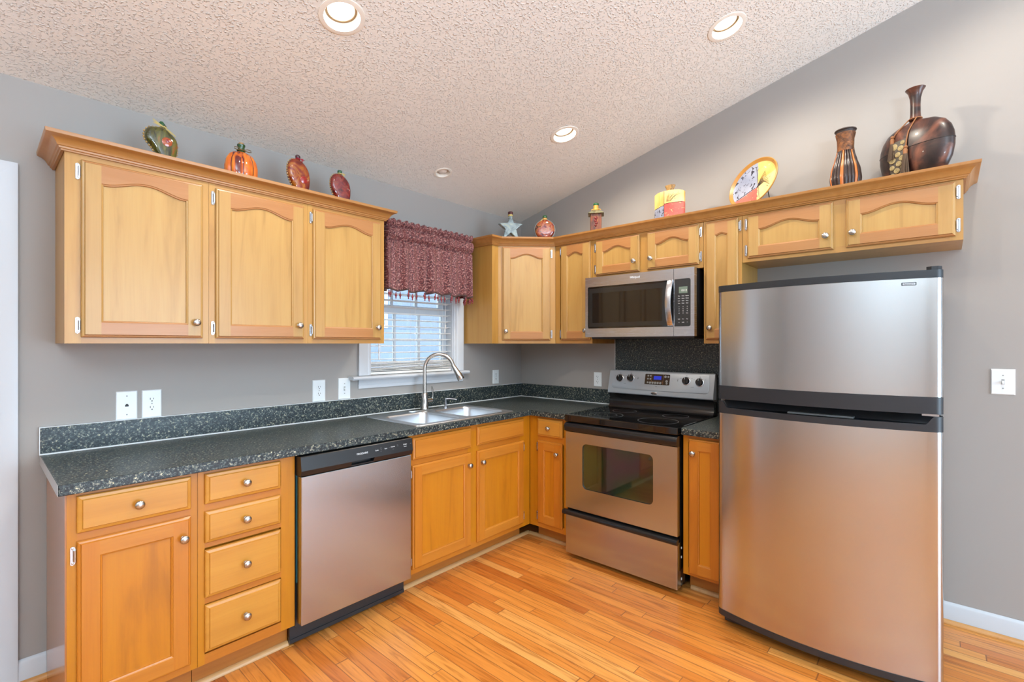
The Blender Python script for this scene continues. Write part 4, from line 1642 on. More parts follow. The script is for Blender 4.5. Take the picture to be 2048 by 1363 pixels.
# ------------------------------------------------------------------ window blind
bl = thing('window_blind', 'white horizontal slat blind hanging in the window', 'blind', (-1.151, 0.0, 1.166))
M['slat'] = plain('white_slat', lin(240, 238, 235), 0.4)
BW = 0.352
mb = MB()
sec = [(-0.024, -0.0010), (-0.012, 0.0012), (0, 0.0020), (0.012, 0.0012), (0.024, -0.0010), (0.024, 0.0014), (0.012, 0.0036), (0, 0.0044), (-0.012, 0.0036), (-0.024, 0.0014)]
mb.prism(sec, lambda u, v, t: (t, u, v), -BW, BW)
slat = mb.build('slat', M['slat'], bl, (0, 0.033, 0.100), (math.radians(-7), 0, 0))
k = 0
for i in range(1, 18):
    o = slat.copy()
    COL.objects.link(o)
    o.parent = bl
    o.location = (0, 0.033, 0.100 + i * 0.0443)
for i in range(8):
    o = slat.copy()
    COL.objects.link(o)
    o.parent = bl
    o.location = (random.uniform(-0.002, 0.002), 0.033 + random.uniform(-0.002, 0.002), 0.026 + i * 0.0078)
    o.rotation_euler = (math.radians(random.uniform(-3, 5)), 0, math.radians(random.uniform(-0.4, 0.4)))
mb = MB()
mb.box(-BW, BW, 0.008, 0.058, 0.001, 0.018)
mb.build('bottom_rail', M['slat'], bl, bevel=0.002)
mb = MB()
mb.box(-BW, BW, 0.004, 0.062, 0.842, 0.890)
mb.build('head_rail', M['slat'], bl, bevel=0.002)
for x in (-0.26, 0.02, 0.27):
    for y in (0.0062, 0.0598):
        mb = MB()
        mb.tube([(x, y, 0.02), (x, y, 0.843)], 0.0009, 6)
        mb.build('ladder_cord', M['slat'], bl)
mb = MB()
mb.tube([(0.285, 0.000, 0.842), (0.287, -0.001, 0.45), (0.286, 0, 0.31)], 0.0010, 6)
mb.tube([(0.292, 0.000, 0.842), (0.291, -0.001, 0.45), (0.290, 0, 0.33)], 0.0010, 6)
mb.lathe([(0.0025, 0.0), (0.0065, -0.004), (0.0055, -0.026), (0.002, -0.03)], 12, (0.286, 0, 0.312))
mb.lathe([(0.0025, 0.0), (0.0065, -0.004), (0.0055, -0.026), (0.002, -0.03)], 12, (0.291, 0.001, 0.345))
mb.build('pull_cord', M['slat'], bl, smooth=50)
mb = MB()
mb.tube([(-0.275, 0.0, 0.840), (-0.278, -0.002, 0.10)], 0.0042, 8)
mb.build('tilt_wand', M['slat'], bl, smooth=60)

# ------------------------------------------------------------------ valance
m, nt, p = nodes('burgundy_paisley_fabric')
Lk = nt.links.new
tc = N(nt, 'ShaderNodeTexCoord')
mp = N(nt, 'ShaderNodeMapping')
Lk(tc.outputs['UV'], mp.inputs['Vector'])
w1 = N(nt, 'ShaderNodeTexVoronoi', feature='F1')
w1.inputs['Scale'].default_value = 17
nz = N(nt, 'ShaderNodeTexNoise')
nz.inputs['Scale'].default_value = 6
Lk(mp.outputs[0], nz.inputs['Vector'])
mxv = N(nt, 'ShaderNodeVectorMath', operation='MULTIPLY_ADD')
Lk(nz.outputs['Color'], mxv.inputs[0])
mxv.inputs[1].default_value = (0.10, 0.10, 0)
Lk(mp.outputs[0], mxv.inputs[2])
Lk(mxv.outputs[0], w1.inputs['Vector'])
sn = N(nt, 'ShaderNodeMath', operation='SINE')
ml = N(nt, 'ShaderNodeMath', operation='MULTIPLY')
ml.inputs[1].default_value = 34
Lk(w1.outputs['Distance'], ml.inputs[0])
Lk(ml.outputs[0], sn.inputs[0])
n3 = N(nt, 'ShaderNodeTexNoise')
n3.inputs['Scale'].default_value = 95
n3.inputs['Detail'].default_value = 4
Lk(mp.outputs[0], n3.inputs['Vector'])
ad = N(nt, 'ShaderNodeMath', operation='MULTIPLY_ADD')
Lk(sn.outputs[0], ad.inputs[0])
ad.inputs[1].default_value = 0.065
Lk(n3.outputs['Fac'], ad.inputs[2])
rp = ramp(nt, [(0.32, lin(48, 28, 34)), (0.43, lin(90, 38, 42)), (0.51, lin(114, 52, 54)), (0.60, lin(146, 98, 94)), (0.72, lin(188, 152, 144))])
Lk(ad.outputs[0], rp.inputs['Fac'])
Lk(rp.outputs['Color'], p.inputs['Base Color'])
p.inputs['Roughness'].default_value = 0.6
p.inputs['Sheen Weight'].default_value = 0.2
M['paisley'] = m
M['gimp'] = plain('brown_gimp_trim', lin(70, 50, 44), 0.8)
M['tassel'] = plain('garnet_bead', lin(130, 34, 42), 0.25, coat=0.4)

VX0, VX1, VY = -1.503, -0.757, -0.190
va = thing('valance', 'burgundy paisley gathered valance with beaded fringe over the window', 'valance', (VX0, 0, 1.706))
VW = VX1 - VX0
RETL = 0.180


def fold(s, z):
    """out-of-wall ripple at run s (0..VW), height z above hem"""
    a = math.sin(s * 52 + 0.6 * math.sin(s * 17)) * 0.5 + 0.5 * math.sin(s * 87 + 1.3)
    hd = 1.0 if z < 0.32 else 1.0 + (z - 0.32) * 3
    tight = math.sin(s * 210 + 2 * math.sin(s * 40))
    k = min(1, max(0, (z - 0.22) / 0.14))
    return (1 - k) * a * 0.030 * (0.6 + 0.4 * (1 - z / 0.4)) + k * (a * 0.006 + tight * 0.0065)


zs = [0, 0.004] + [0.03 + 0.03 * i for i in range(10)] + [0.312, 0.318, 0.324, 0.335, 0.35, 0.37, 0.39, 0.398, 0.403, 0.408, 0.418, 0.43, 0.44, 0.447]
NS = 260
run = [(-RETL + (VW + 2 * RETL) * i / NS) for i in range(NS + 1)]


def vpt(s, z):
    bulge = 0.0
    if 0.324 < z < 0.403:
        bulge = 0.018 * math.sin(PI * (z - 0.324) / 0.079)
    if z > 0.408:
        bulge = 0.010 * math.sin(PI * min(1, (z - 0.408) / 0.05))
    pin = -0.012 if (0.315 < z < 0.328 or 0.40 < z < 0.409) else 0.0
    f = fold(s, z) + bulge + pin
    hem = 0.006 * math.sin(s * 52) + 0.012 * (s / VW) * 0
    top = 0.006 * math.sin(s * 131 + 1) * max(0, (z - 0.41) / 0.04)
    zz = z + (hem * (1 - z / 0.30) if z < 0.30 else 0) + top
    r = 0.03
    if s < 0:
        x, y, nx, ny = 0.0, VY - s, -1, 0
    elif s > VW:
        x, y, nx, ny = VW, VY + (s - VW), 1, 0
    else:
        x, y, nx, ny = s, VY, 0, -1
    # soften the corners
    for c, sg in ((0, -1), (VW, 1)):
        d = abs(s - c)
        if d < r:
            t = (1 - d / r)
            bl_ = 0.3 * r * t * t
            x -= sg * bl_
            y += bl_
    return (x + nx * f, y + ny * f, zz)


me = bpy.data.meshes.new('cloth')
verts = [vpt(s, z) for z in zs for s in run]
W_ = NS + 1
faces = [(j * W_ + i, j * W_ + i + 1, (j + 1) * W_ + i + 1, (j + 1) * W_ + i) for j in range(len(zs) - 1) for i in range(NS)]
me.from_pydata(verts, [], faces)
uv = me.uv_layers.new(name='UVMap')
for pl in me.polygons:
    for li, vi in zip(pl.loop_indices, pl.vertices):
        j, i = divmod(vi, W_)
        uv.data[li].uv = (run[i] * 1.5, zs[j])
me.materials.append(M['paisley'])
me.shade_smooth()
clo = bpy.data.objects.new('cloth', me)
COL.objects.link(clo)
clo.parent = va
so = clo.modifiers.new('thick', 'SOLIDIFY')
so.thickness = 0.0015
mb = MB()
rings = []
for i in range(0, NS + 1):
    s = run[i]
    a, b = vpt(s, 0.0), vpt(s, 0.010)
    nx, ny = (0, -1) if 0 <= s <= VW else ((-1, 0) if s < 0 else (1, 0))
    rings.append([(a[0] + nx * 0.0012, a[1] + ny * 0.0012, a[2]), (a[0] + nx * 0.003, a[1] + ny * 0.003, a[2]), (b[0] + nx * 0.003, b[1] + ny * 0.003, b[2]), (b[0] + nx * 0.0012, b[1] + ny * 0.0012, b[2])])
mb.rings(rings)
mb.build('gimp_trim', M['gimp'], va)
mb = MB()
mb.tube([(0, -0.004, -0.004), (0, 0, -0.009)], 0.0008, 5, cap=False)
mb.lathe([(0.0012, -0.006), (0.0035, -0.010), (0.0022, -0.014), (0.0055, -0.020), (0.0060, -0.024), (0.0040, -0.031), (0.0022, -0.034), (0.0040, -0.038), (0.0020, -0.042), (0.0003, -0.044)], 10, (0, 0, 0))
mb.v = [(x * 1.2, y * 1.2, z * 1.15) for x, y, z in mb.v]
t0 = mb.build('tassel', M['tassel'], va, smooth=60)
sl_ = [-0.09, -0.045] + [0.012 + i * 0.0335 for i in range(25)] + [VW + 0.02, VW + 0.05, VW + 0.08, VW + 0.11]
for i, s in enumerate(sl_):
    o = t0 if i == 0 else t0.copy()
    if i:
        COL.objects.link(o)
        o.parent = va
    q = vpt(s + random.uniform(-0.004, 0.004), 0.0)
    o.location = (q[0], q[1], q[2] + 0.002)
    o.rotation_euler = (random.uniform(-0.08, 0.08), random.uniform(-0.08, 0.08), 0)
mb = MB()
mb.tube([(0.004, -0.006, 0.364), (0.004, VY + 0.02, 0.364), (0.02, VY + 0.004, 0.364), (VW - 0.02, VY + 0.004, 0.364), (VW - 0.004, VY + 0.02, 0.364), (VW - 0.004, -0.006, 0.364)], 0.008, 8)
mb.build('curtain_rod', M['white'], va, smooth=60)

# ------------------------------------------------------------------ ornaments on top of the upper cabinets
TOP = 2.1345
M['cork'] = plain('cork', lin(176, 134, 88), 0.8, bump=0.3)
M['raffia'] = plain('straw_raffia', lin(196, 176, 110), 0.7)
M['waxgreen'] = plain('green_wax', lin(28, 84, 44), 0.35, coat=0.3)
M['waxmaroon'] = plain('maroon_wax', lin(74, 24, 34), 0.35, coat=0.3)
M['beadglass'] = plain('clear_amber_glass_bead', lin(186, 150, 84), 0.08, coat=0.8)
M['olive'] = swirl('olive_filled_glass', [(0.30, lin(35, 27, 8)), (0.45, lin(67, 67, 18)), (0.58, lin(102, 98, 29)), (0.70, lin(141, 74, 16))], 10, 3, 0.10, 0.9, 2.0, (2.4, 1, 0.8))
M['amberred'] = swirl('amber_red_glass', [(0.32, lin(96, 16, 11)), (0.47, lin(141, 50, 14)), (0.60, lin(171, 99, 27)), (0.72, lin(120, 21, 18))], 13, 2, 0.10, 0.9, 2.0)
M['garnet'] = swirl('garnet_filled_glass', [(0.34, lin(63, 9, 12)), (0.48, lin(112, 16, 20)), (0.60, lin(140, 42, 30)), (0.74, lin(69, 52, 30))], 30, 3, 0.10, 0.9, 1.0)
M['paleblue'] = swirl('pale_blue_glass', [(0.34, lin(92, 108, 113)), (0.48, lin(130, 149, 156)), (0.60, lin(153, 169, 169)), (0.72, lin(154, 156, 116))], 16, 3, 0.08, 0.8, 1.6)
M['cherries'] = swirl('fruit_filled_glass', [(0.36, lin(84, 19, 22)), (0.48, lin(141, 60, 35)), (0.58, lin(154, 91, 46)), (0.66, lin(37, 39, 26)), (0.74, lin(108, 29, 32))], 26, 2, 0.10, 0.8, 0.8)
M['housewood'] = swirl('orange_filled_glass', [(0.34, lin(44, 14, 4)), (0.50, lin(98, 44, 8)), (0.68, lin(140, 72, 18))], 16, 3, 0.3, 0.1, 1.0, (2.2, 2.2, 0.7))


def smooth_loop(pts, k=6):
    out = []
    n = len(pts)
    for i in range(n):
        p0, p1, p2, p3 = (Vector(pts[(i + j - 1) % n]) for j in range(4))
        for s in range(k):
            t = s / k
            out.append(tuple(0.5 * ((2 * p1) + (-p0 + p2) * t + (2 * p0 - 5 * p1 + 4 * p2 - p3) * t * t + (-p0 + 3 * p1 - 3 * p2 + p3) * t ** 3)))
    return out


def pillow(mb, pts, th, c=None, mat=0, prof=((1.0, 0.35), (0.96, 0.62), (0.86, 0.84), (0.68, 0.96), (0.40, 1.0), (0.02, 1.0))):
    cx = sum(p[0] for p in pts) / len(pts) if c is None else c[0]
    cz = sum(p[1] for p in pts) / len(pts) if c is None else c[1]
    rings = []
    for s, y in reversed(prof):
        rings.append([(cx + (u - cx) * s, th * y, cz + (v - cz) * s) for u, v in pts])
    for s, y in prof:
        rings.append([(cx + (u - cx) * s, -th * y, cz + (v - cz) * s) for u, v in pts])
    mb.rings(rings, True, True, True, mat)


def beads(mb, pts, r, step):
    acc = 0
    for a, b in zip(pts, pts[1:] + pts[:1]):
        d = math.hypot(b[0] - a[0], b[1] - a[1])
        acc += d
        if acc >= step:
            acc = 0
            mb.ball((b[0], 0, b[1]), r, 8)


OG = 'bottles and ornaments on top of the cabinets'
# green paisley bottle
pb = thing('paisley_bottle', 'olive green paisley-shaped glass bottle with straw bow, leftmost on the cabinets', 'bottle', (-2.665, -0.240, TOP), 0, OG)
raw = [(500, 305), (380, 348), (290, 462), (262, 590), (270, 709), (310, 799), (370, 873), (440, 960), (510, 1060), (580, 1200), (680, 1400), (800, 1560), (1000, 1560), (1090, 1350), (1140, 1100), (1165, 936), (1172, 782), (1150, 640), (1090, 520), (970, 405), (830, 300), (680, 268)]
sc_ = 0.119 / 910
ptsP = smooth_loop([((x - 715) * sc_, (1577 - z) * sc_ * 0.99) for x, z in raw], 4)
mb = MB()
pillow(mb, ptsP, 0.030, ((760 - 715) * sc_, (1577 - 850) * sc_))
pbo = mb.build('glass_body', M['olive'], pb, smooth=60)
mb = MB()
beads(mb, ptsP, 0.0052, 0.0100)
mb.build('bead_edge', M['beadglass'], pb, smooth=60)
mb = MB()
mb.lathe([(0.019, 0.0), (0.019, 0.003), (0.012, 0.005), (0.0005, 0.0055)], 20, ((840 - 715) * sc_, -0.0285, (1577 - 770) * sc_), '-y')
mb.build('red_medallion', plain('red_amber_medallion', lin(170, 70, 14), 0.1, coat=0.8), pb, smooth=40)
mb = MB()
mb.lathe([(0.007, 0.0), (0.007, 0.001), (0.0005, 0.0025)], 14, ((850 - 715) * sc_, -0.0345, (1577 - 740) * sc_), '-y')
mb.build('red_dot', plain('deep_red_glass', lin(140, 8, 6), 0.1, coat=0.8), pb, smooth=40)
nx_, nz_ = (795 - 715) * sc_, (1577 - 300) * sc_
mb = MB()
mb.tube([(nx_ - 0.004, 0, nz_ - 0.004), (nx_, 0, nz_ + 0.008), (nx_ + 0.001, 0, nz_ + 0.016)], [0.012, 0.009, 0.009], 14)
mb.build('neck', M['olive'], pb, smooth=50)
mb = MB()
mb.tube([(nx_ - 0.002, 0, nz_ + 0.014), (nx_ - 0.010, 0, nz_ + 0.027), (nx_ - 0.013, 0, nz_ + 0.030)], [0.010, 0.0085, 0.003], 12)
mb.build('stopper', M['waxgreen'], pb, smooth=50)
mb = MB()
for i in range(16):
    a = random.uniform(-0.5, 0.5)
    for sg, ln in ((-1, 0.040), (1, 0.040)):
        e = random.uniform(-0.008, 0.010)
        mb.tube([(nx_, -0.010, nz_ + 0.008), (nx_ + sg * ln * 0.5, -0.014, nz_ + 0.011 * (-sg) + e * 0.6), (nx_ + sg * ln * random.uniform(0.75, 1.05), -0.013, nz_ + (0.020 if sg < 0 else -0.026) + e)], 0.0009, 5)
mb.tube([(nx_ + 0.0095 * math.cos(2 * PI * i / 16), 0.0095 * math.sin(2 * PI * i / 16), nz_ + 0.008) for i in range(17)], 0.0028, 6, cap=False)
mb.build('straw_bow', M['raffia'], pb)

# pumpkin bottle
pk = thing('pumpkin_bottle', 'orange pumpkin-shaped bottle with green neck and cork', 'bottle', (-2.344, -0.240, TOP), 0, OG)
prof = [(0.030, 0.0), (0.050, 0.004), (0.066, 0.022), (0.0745, 0.055), (0.0750, 0.085), (0.069, 0.115), (0.056, 0.138), (0.038, 0.152), (0.020, 0.158), (0.014, 0.160)]
mb = MB()
mb.lathe(prof, 72, (0, 0, 0), sy=0.72, rmod=lambda a, h: 1.0 - 0.15 * (1 - abs(math.sin(a * 4 + 0.5)) ** 0.5) if 0.003 < h < 0.157 else 1.0)
for fi, f_ in enumerate(mb.f):
    if len(f_) == 4:
        c_ = [sum(mb.v[q][k_] for q in f_) / 4 for k_ in (0, 1)]
        an = math.atan2(c_[1] / 0.72, c_[0])
        if abs(math.sin(an * 4 + 0.5)) < 0.30 and int((an + 7) * 4 / PI) % 3 != 0:
            mb.m[fi] = 1
m, nt, p = nodes('glossy_pumpkin')
tc = N(nt, 'ShaderNodeTexCoord')
g_ = N(nt, 'ShaderNodeTexNoise')
g_.inputs['Scale'].default_value = 22
g_.inputs['Distortion'].default_value = 1.2
mp = N(nt, 'ShaderNodeMapping')
mp.inputs['Scale'].default_value = (1.6, 1.6, 0.25)
nt.links.new(tc.outputs['Object'], mp.inputs['Vector'])
nt.links.new(mp.outputs[0], g_.inputs['Vector'])
r = ramp(nt, [(0.36, lin(96, 22, 20)), (0.45, lin(206, 92, 20)), (0.60, lin(226, 118, 30)), (0.75, lin(236, 140, 44))])
nt.links.new(g_.outputs['Fac'], r.inputs['Fac'])
nt.links.new(r.outputs['Color'], p.inputs['Base Color'])
p.inputs['Roughness'].default_value = 0.10
p.inputs['Coat Weight'].default_value = 0.8
mb.build('pumpkin_body', [m, plain('dark_red_groove', lin(104, 26, 20), 0.12, coat=0.8)], pk, smooth=60)
mb = MB()
mb.lathe([(0.0175, 0.154), (0.0155, 0.160), (0.0150, 0.183), (0.0180, 0.187), (0.0180, 0.194), (0.013, 0.195), (0.013, 0.18)], 24, (0, 0, 0))
mb.build('neck', plain('green_glass', lin(34, 74, 34), 0.1, coat=0.6), pk, smooth=40)
mb = MB()
mb.lathe([(0.0125, 0.182), (0.0125, 0.196), (0.011, 0.203), (0.0005, 0.205)], 18, (0, 0, 0))
mb.build('cork', M['cork'], pk, smooth=40)
mb = MB()
mb.tube([(0.0175 * math.cos(2 * PI * i / 20), 0.0175 * math.sin(2 * PI * i / 20), 0.166) for i in range(21)], 0.0022, 6, cap=False)
for sg in (-1, 1):
    mb.tube([(sg * 0.006, -0.017, 0.166), (sg * 0.022, -0.022, 0.172), (sg * 0.036, -0.022, 0.170), (sg * 0.038, -0.022, 0.163), (sg * 0.024, -0.022, 0.160), (sg * 0.006, -0.018, 0.164)], 0.0018, 6)
mb.build('raffia_tie', plain('brown_raffia', lin(110, 84, 36), 0.7), pk, smooth=60)


# amber-red and garnet paisley bottles
def paisley(label, loc, W, H, body, stopper, tie, rotz, medal):
    r_ = thing('paisley_bottle', label, 'bottle', loc, rotz, OG)
    base_ = [(-0.30, 1.0), (-0.46, 0.88), (-0.5, 0.72), (-0.47, 0.56), (-0.36, 0.40), (-0.20, 0.24), (-0.10, 0.08), (0.02, 0.0), (0.24, 0.0), (0.40, 0.12), (0.48, 0.34), (0.5, 0.56), (0.42, 0.78), (0.22, 0.94), (-0.04, 1.02)]
    pp = smooth_loop([(x * W, z * H) for x, z in base_], 5)
    mb = MB()
    pillow(mb, pp, 0.026, (0.04 * W, 0.55 * H))
    mb.build('glass_body', body, r_, smooth=60)
    mb = MB()
    beads(mb, pp, 0.0044, 0.0085)
    mb.build('bead_edge', M['beadglass'], r_, smooth=60)
    mb = MB()
    mb.lathe([(0.011, H * 0.97), (0.0095, H + 0.006), (0.0105, H + 0.012)], 16, (-0.02 * W, 0, 0))
    mb.build('neck', body, r_, smooth=40)
    mb = MB()
    mb.lathe([(0.0105, H + 0.011), (0.0125, H + 0.015), (0.0125, H + 0.023), (0.008, H + 0.028), (0.0005, H + 0.029)], 18, (-0.02 * W, 0, 0))
    mb.build('stopper', stopper, r_, smooth=40)
    mb = MB()
    cx = -0.02 * W
    mb.tube([(cx + 0.011 * math.cos(2 * PI * i / 16), 0.011 * math.sin(2 * PI * i / 16), H + 0.007) for i in range(17)], 0.0032, 6, cap=False)
    for dx_, dz_ in ((0.022, -0.006), (0.028, -0.001), (-0.014, 0.002), (0.018, -0.012)):
        mb.tube([(cx, -0.012, H + 0.006), (cx + dx_ * 0.6, -0.016, H + 0.008), (cx + dx_, -0.015, H + 0.004 + dz_)], 0.0020, 5)
    mb.build('neck_tie', tie, r_, smooth=60)
    if medal is not None:
        mb = MB()
        mb.lathe([(0.019, 0.0), (0.0185, 0.003), (0.010, 0.006), (0.0005, 0.0065)], 20, (0.16 * W, -0.0245, 0.48 * H), '-y')
        mb.build('medallion', medal, r_, smooth=40)
    return r_


paisley('amber and red glass paisley bottle with crimson neck ribbon, right of pumpkin', (-2.068, -0.240, TOP), 0.116, 0.196, M['amberred'], M['waxmaroon'], plain('crimson_ribbon', lin(160, 22, 48), 0.6), 0.0, plain('red_glass_disc', lin(150, 26, 14), 0.1, coat=0.8))
paisley('small garnet red glass bottle with green stopper, nearest the window', (-1.832, -0.240, TOP), 0.112, 0.180, M['garnet'], M['waxgreen'], M['raffia'], -0.15, None)

# star bottle
DR = -PI / 4
st = thing('star_bottle', 'pale blue glass star-shaped bottle with maroon stopper in the corner', 'bottle', (-0.520, -0.345, TOP), DR + 0.12, OG)
pts = []
R_, r_in = 0.090, 0.042
for i in range(10):
    a = PI / 2 + i * PI / 5
    rr_ = R_ if i % 2 == 0 else r_in
    x, z = rr_ * math.cos(a), rr_ * math.sin(a)
    if i in (4, 6):
        z -= 0.030
        x *= 1.15
    pts.append((x, z + 0.124))
zmin = min(p_[1] for p_ in pts)
pts = [(x, z - zmin) for x, z in pts]
mb = MB()
pillow(mb, pts, 0.024, (0, 0.108), prof=((1.0, 0.6), (0.95, 0.9), (0.86, 1.0), (0.5, 1.0), (0.02, 1.0)))
mb.build('glass_body', M['paleblue'], st, smooth=25, bevel=0.004)
zt_ = max(p_[1] for p_ in pts)
st.scale = (1.08, 1.08, 1.0)
mb = MB()
mb.lathe([(0.016, zt_ - 0.022), (0.0135, zt_ - 0.006), (0.0135, zt_ + 0.002)], 18, (0, 0, 0))
mb.build('neck', M['paleblue'], st, smooth=40)
mb = MB()
mb.lathe([(0.0165, zt_ - 0.004), (0.0175, zt_ + 0.001), (0.0165, zt_ + 0.008), (0.012, zt_ + 0.009)], 18, (0, 0, 0))
mb.build('straw_tie', M['raffia'], st, smooth=40)
mb = MB()
mb.lathe([(0.016, zt_ + 0.0085), (0.0175, zt_ + 0.010), (0.0175, zt_ + 0.026), (0.015, zt_ + 0.030), (0.0005, zt_ + 0.031)], 20, (0, 0, 0))
mb.build('stopper', M['waxmaroon'], st, smooth=40)

# round flask
fl = thing('round_flask', 'round flat flask of red fruit with green stopper beside star bottle', 'bottle', (-0.345, -0.535, TOP), DR - 0.1, OG)
mb = MB()
cir = [(0.0745 * math.cos(2 * PI * i / 48), 0.0745 + 0.0745 * math.sin(2 * PI * i / 48)) for i in range(48)]
cir = [(u, max(v, 0.004) + 0.014) for u, v in cir]
pillow(mb, cir, 0.026, (0, 0.088))
mb.build('glass_body', M['cherries'], fl, smooth=60)
mb = MB()
mb.torus((0, 0, 0.0885), 0.0745, 0.0042, 'y', 48, 8)
mb.box(-0.03, 0.03, -0.018, 0.018, 0.0, 0.016)
mb.build('glass_edge', plain('clear_glass_edge', lin(150, 158, 158), 0.06, coat=0.9), fl, smooth=50)
mb = MB()
mb.lathe([(0.016, 0.155), (0.0145, 0.164), (0.0155, 0.176)], 18, (0, 0, 0))
mb.build('neck', plain('amber_neck', lin(190, 132, 52), 0.3), fl, smooth=40)
mb = MB()
mb.lathe([(0.016, 0.1765), (0.0175, 0.180), (0.0165, 0.190), (0.012, 0.196), (0.0005, 0.199)], 18, (0, 0, 0))
mb.build('stopper', M['waxgreen'], fl, smooth=40)
mb = MB()
mb.tube([(0.017 * math.cos(2 * PI * i / 18), 0.017 * math.sin(2 * PI * i / 18), 0.166) for i in range(19)], 0.0030, 6, cap=False)
for k in ((-0.030, 0.150), (-0.026, 0.158), (-0.022, 0.146)):
    mb.tube([(-0.012, -0.012, 0.166), (-0.022, -0.016, 0.163), (k[0], -0.016, k[1])], 0.0018, 5)
mb.build('raffia_tie', M['raffia'], fl, smooth=60)

# house bottle
hb = thing('house_bottle', 'square house-shaped bottle with roof eaves and green stopper', 'bottle', (-0.255, -0.925, TOP), RW + 0.55, OG)
mb = MB()
mb.rings([[(-a, -a, z), (a, -a, z), (a, a, z), (-a, a, z)] for a, z in ((0.036, 0.0), (0.0385, 0.004), (0.0385, 0.150), (0.034, 0.156))])
hbo = mb.build('glass_body', M['housewood'], hb, bevel=0.004)
mb = MB()
for z, s in ((0.118, 0.011), (0.100, 0.009), (0.084, 0.010), (0.066, 0.008)):
    mb.lathe([(s, 0), (s * 0.8, 0.003), (s * 0.05, 0.004)], 10, (random.uniform(-0.006, 0.006), -0.0385, z), '-y')
mb.build('berry_cluster', plain('dark_red_berries', lin(110, 26, 24), 0.3), hbo, smooth=60)
mb = MB()
mb.rings([[(-a, -a, z), (a, -a, z), (a, a, z), (-a, a, z)] for a, z in ((0.034, 0.150), (0.054, 0.149), (0.056, 0.153), (0.040, 0.166), (0.020, 0.178), (0.014, 0.180))])
mb.build('roof', swirl('mossy_roof', [(0.35, lin(70, 70, 48)), (0.55, lin(126, 122, 92)), (0.7, lin(150, 140, 104))], 30, 3, 0.5, 0.1), hb, smooth=20, bevel=0.002)
mb = MB()
mb.lathe([(0.0195, 0.172), (0.0185, 0.180), (0.0185, 0.214), (0.014, 0.216)], 22, (0, 0, 0))
mb.build('neck', plain('ochre_neck', lin(200, 142, 58), 0.4), hb, smooth=40)
mb = MB()
mb.lathe([(0.019, 0.2145), (0.020, 0.217), (0.0195, 0.228), (0.014, 0.232), (0.0005, 0.233)], 22, (0, 0, 0))
mb.build('stopper', M['waxgreen'], hb, smooth=40)
mb = MB()
mb.tube([(0.021 * math.cos(2 * PI * i / 18), 0.021 * math.sin(2 * PI * i / 18), 0.184) for i in range(19)], 0.0038, 6, cap=False)
for sg in (-1, 1):
    mb.tube([(sg * 0.010, -0.020, 0.184), (sg * 0.026, -0.024, 0.184), (sg * 0.034, -0.024, 0.178)], 0.0025, 5)
mb.build('raffia_tie', plain('gold_raffia', lin(206, 156, 72), 0.7), hb, smooth=60)


# patchwork materials shared by the rectangular vase and the plate
def patch(name, base, mot, scale, thr, rough=0.35):
    m, nt, p = nodes(name)
    tc = N(nt, 'ShaderNodeTexCoord')
    n1 = N(nt, 'ShaderNodeTexNoise')
    n1.inputs['Scale'].default_value = scale
    n1.inputs['Detail'].default_value = 3
    n1.inputs['Distortion'].default_value = 1.0
    nt.links.new(tc.outputs['Object'], n1.inputs['Vector'])
    n2 = N(nt, 'ShaderNodeTexNoise')
    n2.inputs['Scale'].default_value = 9
    nt.links.new(tc.outputs['Object'], n2.inputs['Vector'])
    rb = ramp(nt, [(0.35, base[0]), (0.65, base[1])])
    nt.links.new(n2.outputs['Fac'], rb.inputs['Fac'])
    rm = ramp(nt, [(thr, (0, 0, 0, 1)), (thr + 0.03, (1, 1, 1, 1))])
    nt.links.new(n1.outputs['Fac'], rm.inputs['Fac'])
    mx = N(nt, 'ShaderNodeMix', data_type='RGBA')
    nt.links.new(rm.outputs['Color'], mx.inputs['Factor'])
    nt.links.new(rb.outputs['Color'], mx.inputs[6])
    mx.inputs[7].default_value = mot
    nt.links.new(mx.outputs[2], p.inputs['Base Color'])
    p.inputs['Roughness'].default_value = rough
    return m


M['p_yellow'] = patch('yellow_floral_glaze', (lin(221, 171, 82), lin(238, 205, 126)), lin(244, 225, 205), 34, 0.66)
M['p_cream'] = patch('cream_grass_glaze', (lin(229, 190, 115), lin(245, 223, 159)), lin(144, 117, 75), 40, 0.68)
M['p_blue'] = patch('grey_blue_floral_glaze', (lin(139, 147, 170), lin(170, 175, 193)), lin(52, 52, 65), 46, 0.58)
M['p_red'] = patch('coral_floral_glaze', (lin(199, 83, 75), lin(215, 111, 96)), lin(230, 174, 126), 60, 0.64)
M['p_gold'] = patch('gold_rim_glaze', (lin(173, 120, 50), lin(187, 139, 70)), lin(96, 67, 35), 60, 0.68)
M['line'] = plain('dark_glaze_line', lin(62, 52, 50), 0.4)

# rectangular patchwork vase
rv = thing('patchwork_vase', 'flat rectangular yellow, grey and coral floral vase above the microwave', 'vase', (-0.225, -1.455, TOP), RW, OG)
xl, xm, xr, zs_, zm = -0.098, -0.016, 0.098, 0.208, 0.120
T_ = 0.048


def vface(pts, mat):
    return pts, mat


mb = MB()
secs = [(-0.098, 0.20), (-0.092, 0.36), (-0.07, 0.60), (-0.045, 0.86), (xm, 1.0), (0.02, 0.97), (0.045, 0.80), (0.07, 0.58), (0.092, 0.34), (0.098, 0.20)]


def ztop(x):
    return 0.206 - 0.010 * max(0, (abs(x) - 0.06) / 0.038) ** 2


def zdiv(x):
    return 0.104 + 0.012 * (x + 0.098) / 0.08 if x < xm else 0.124 + 0.004 * (x - xm) / 0.11


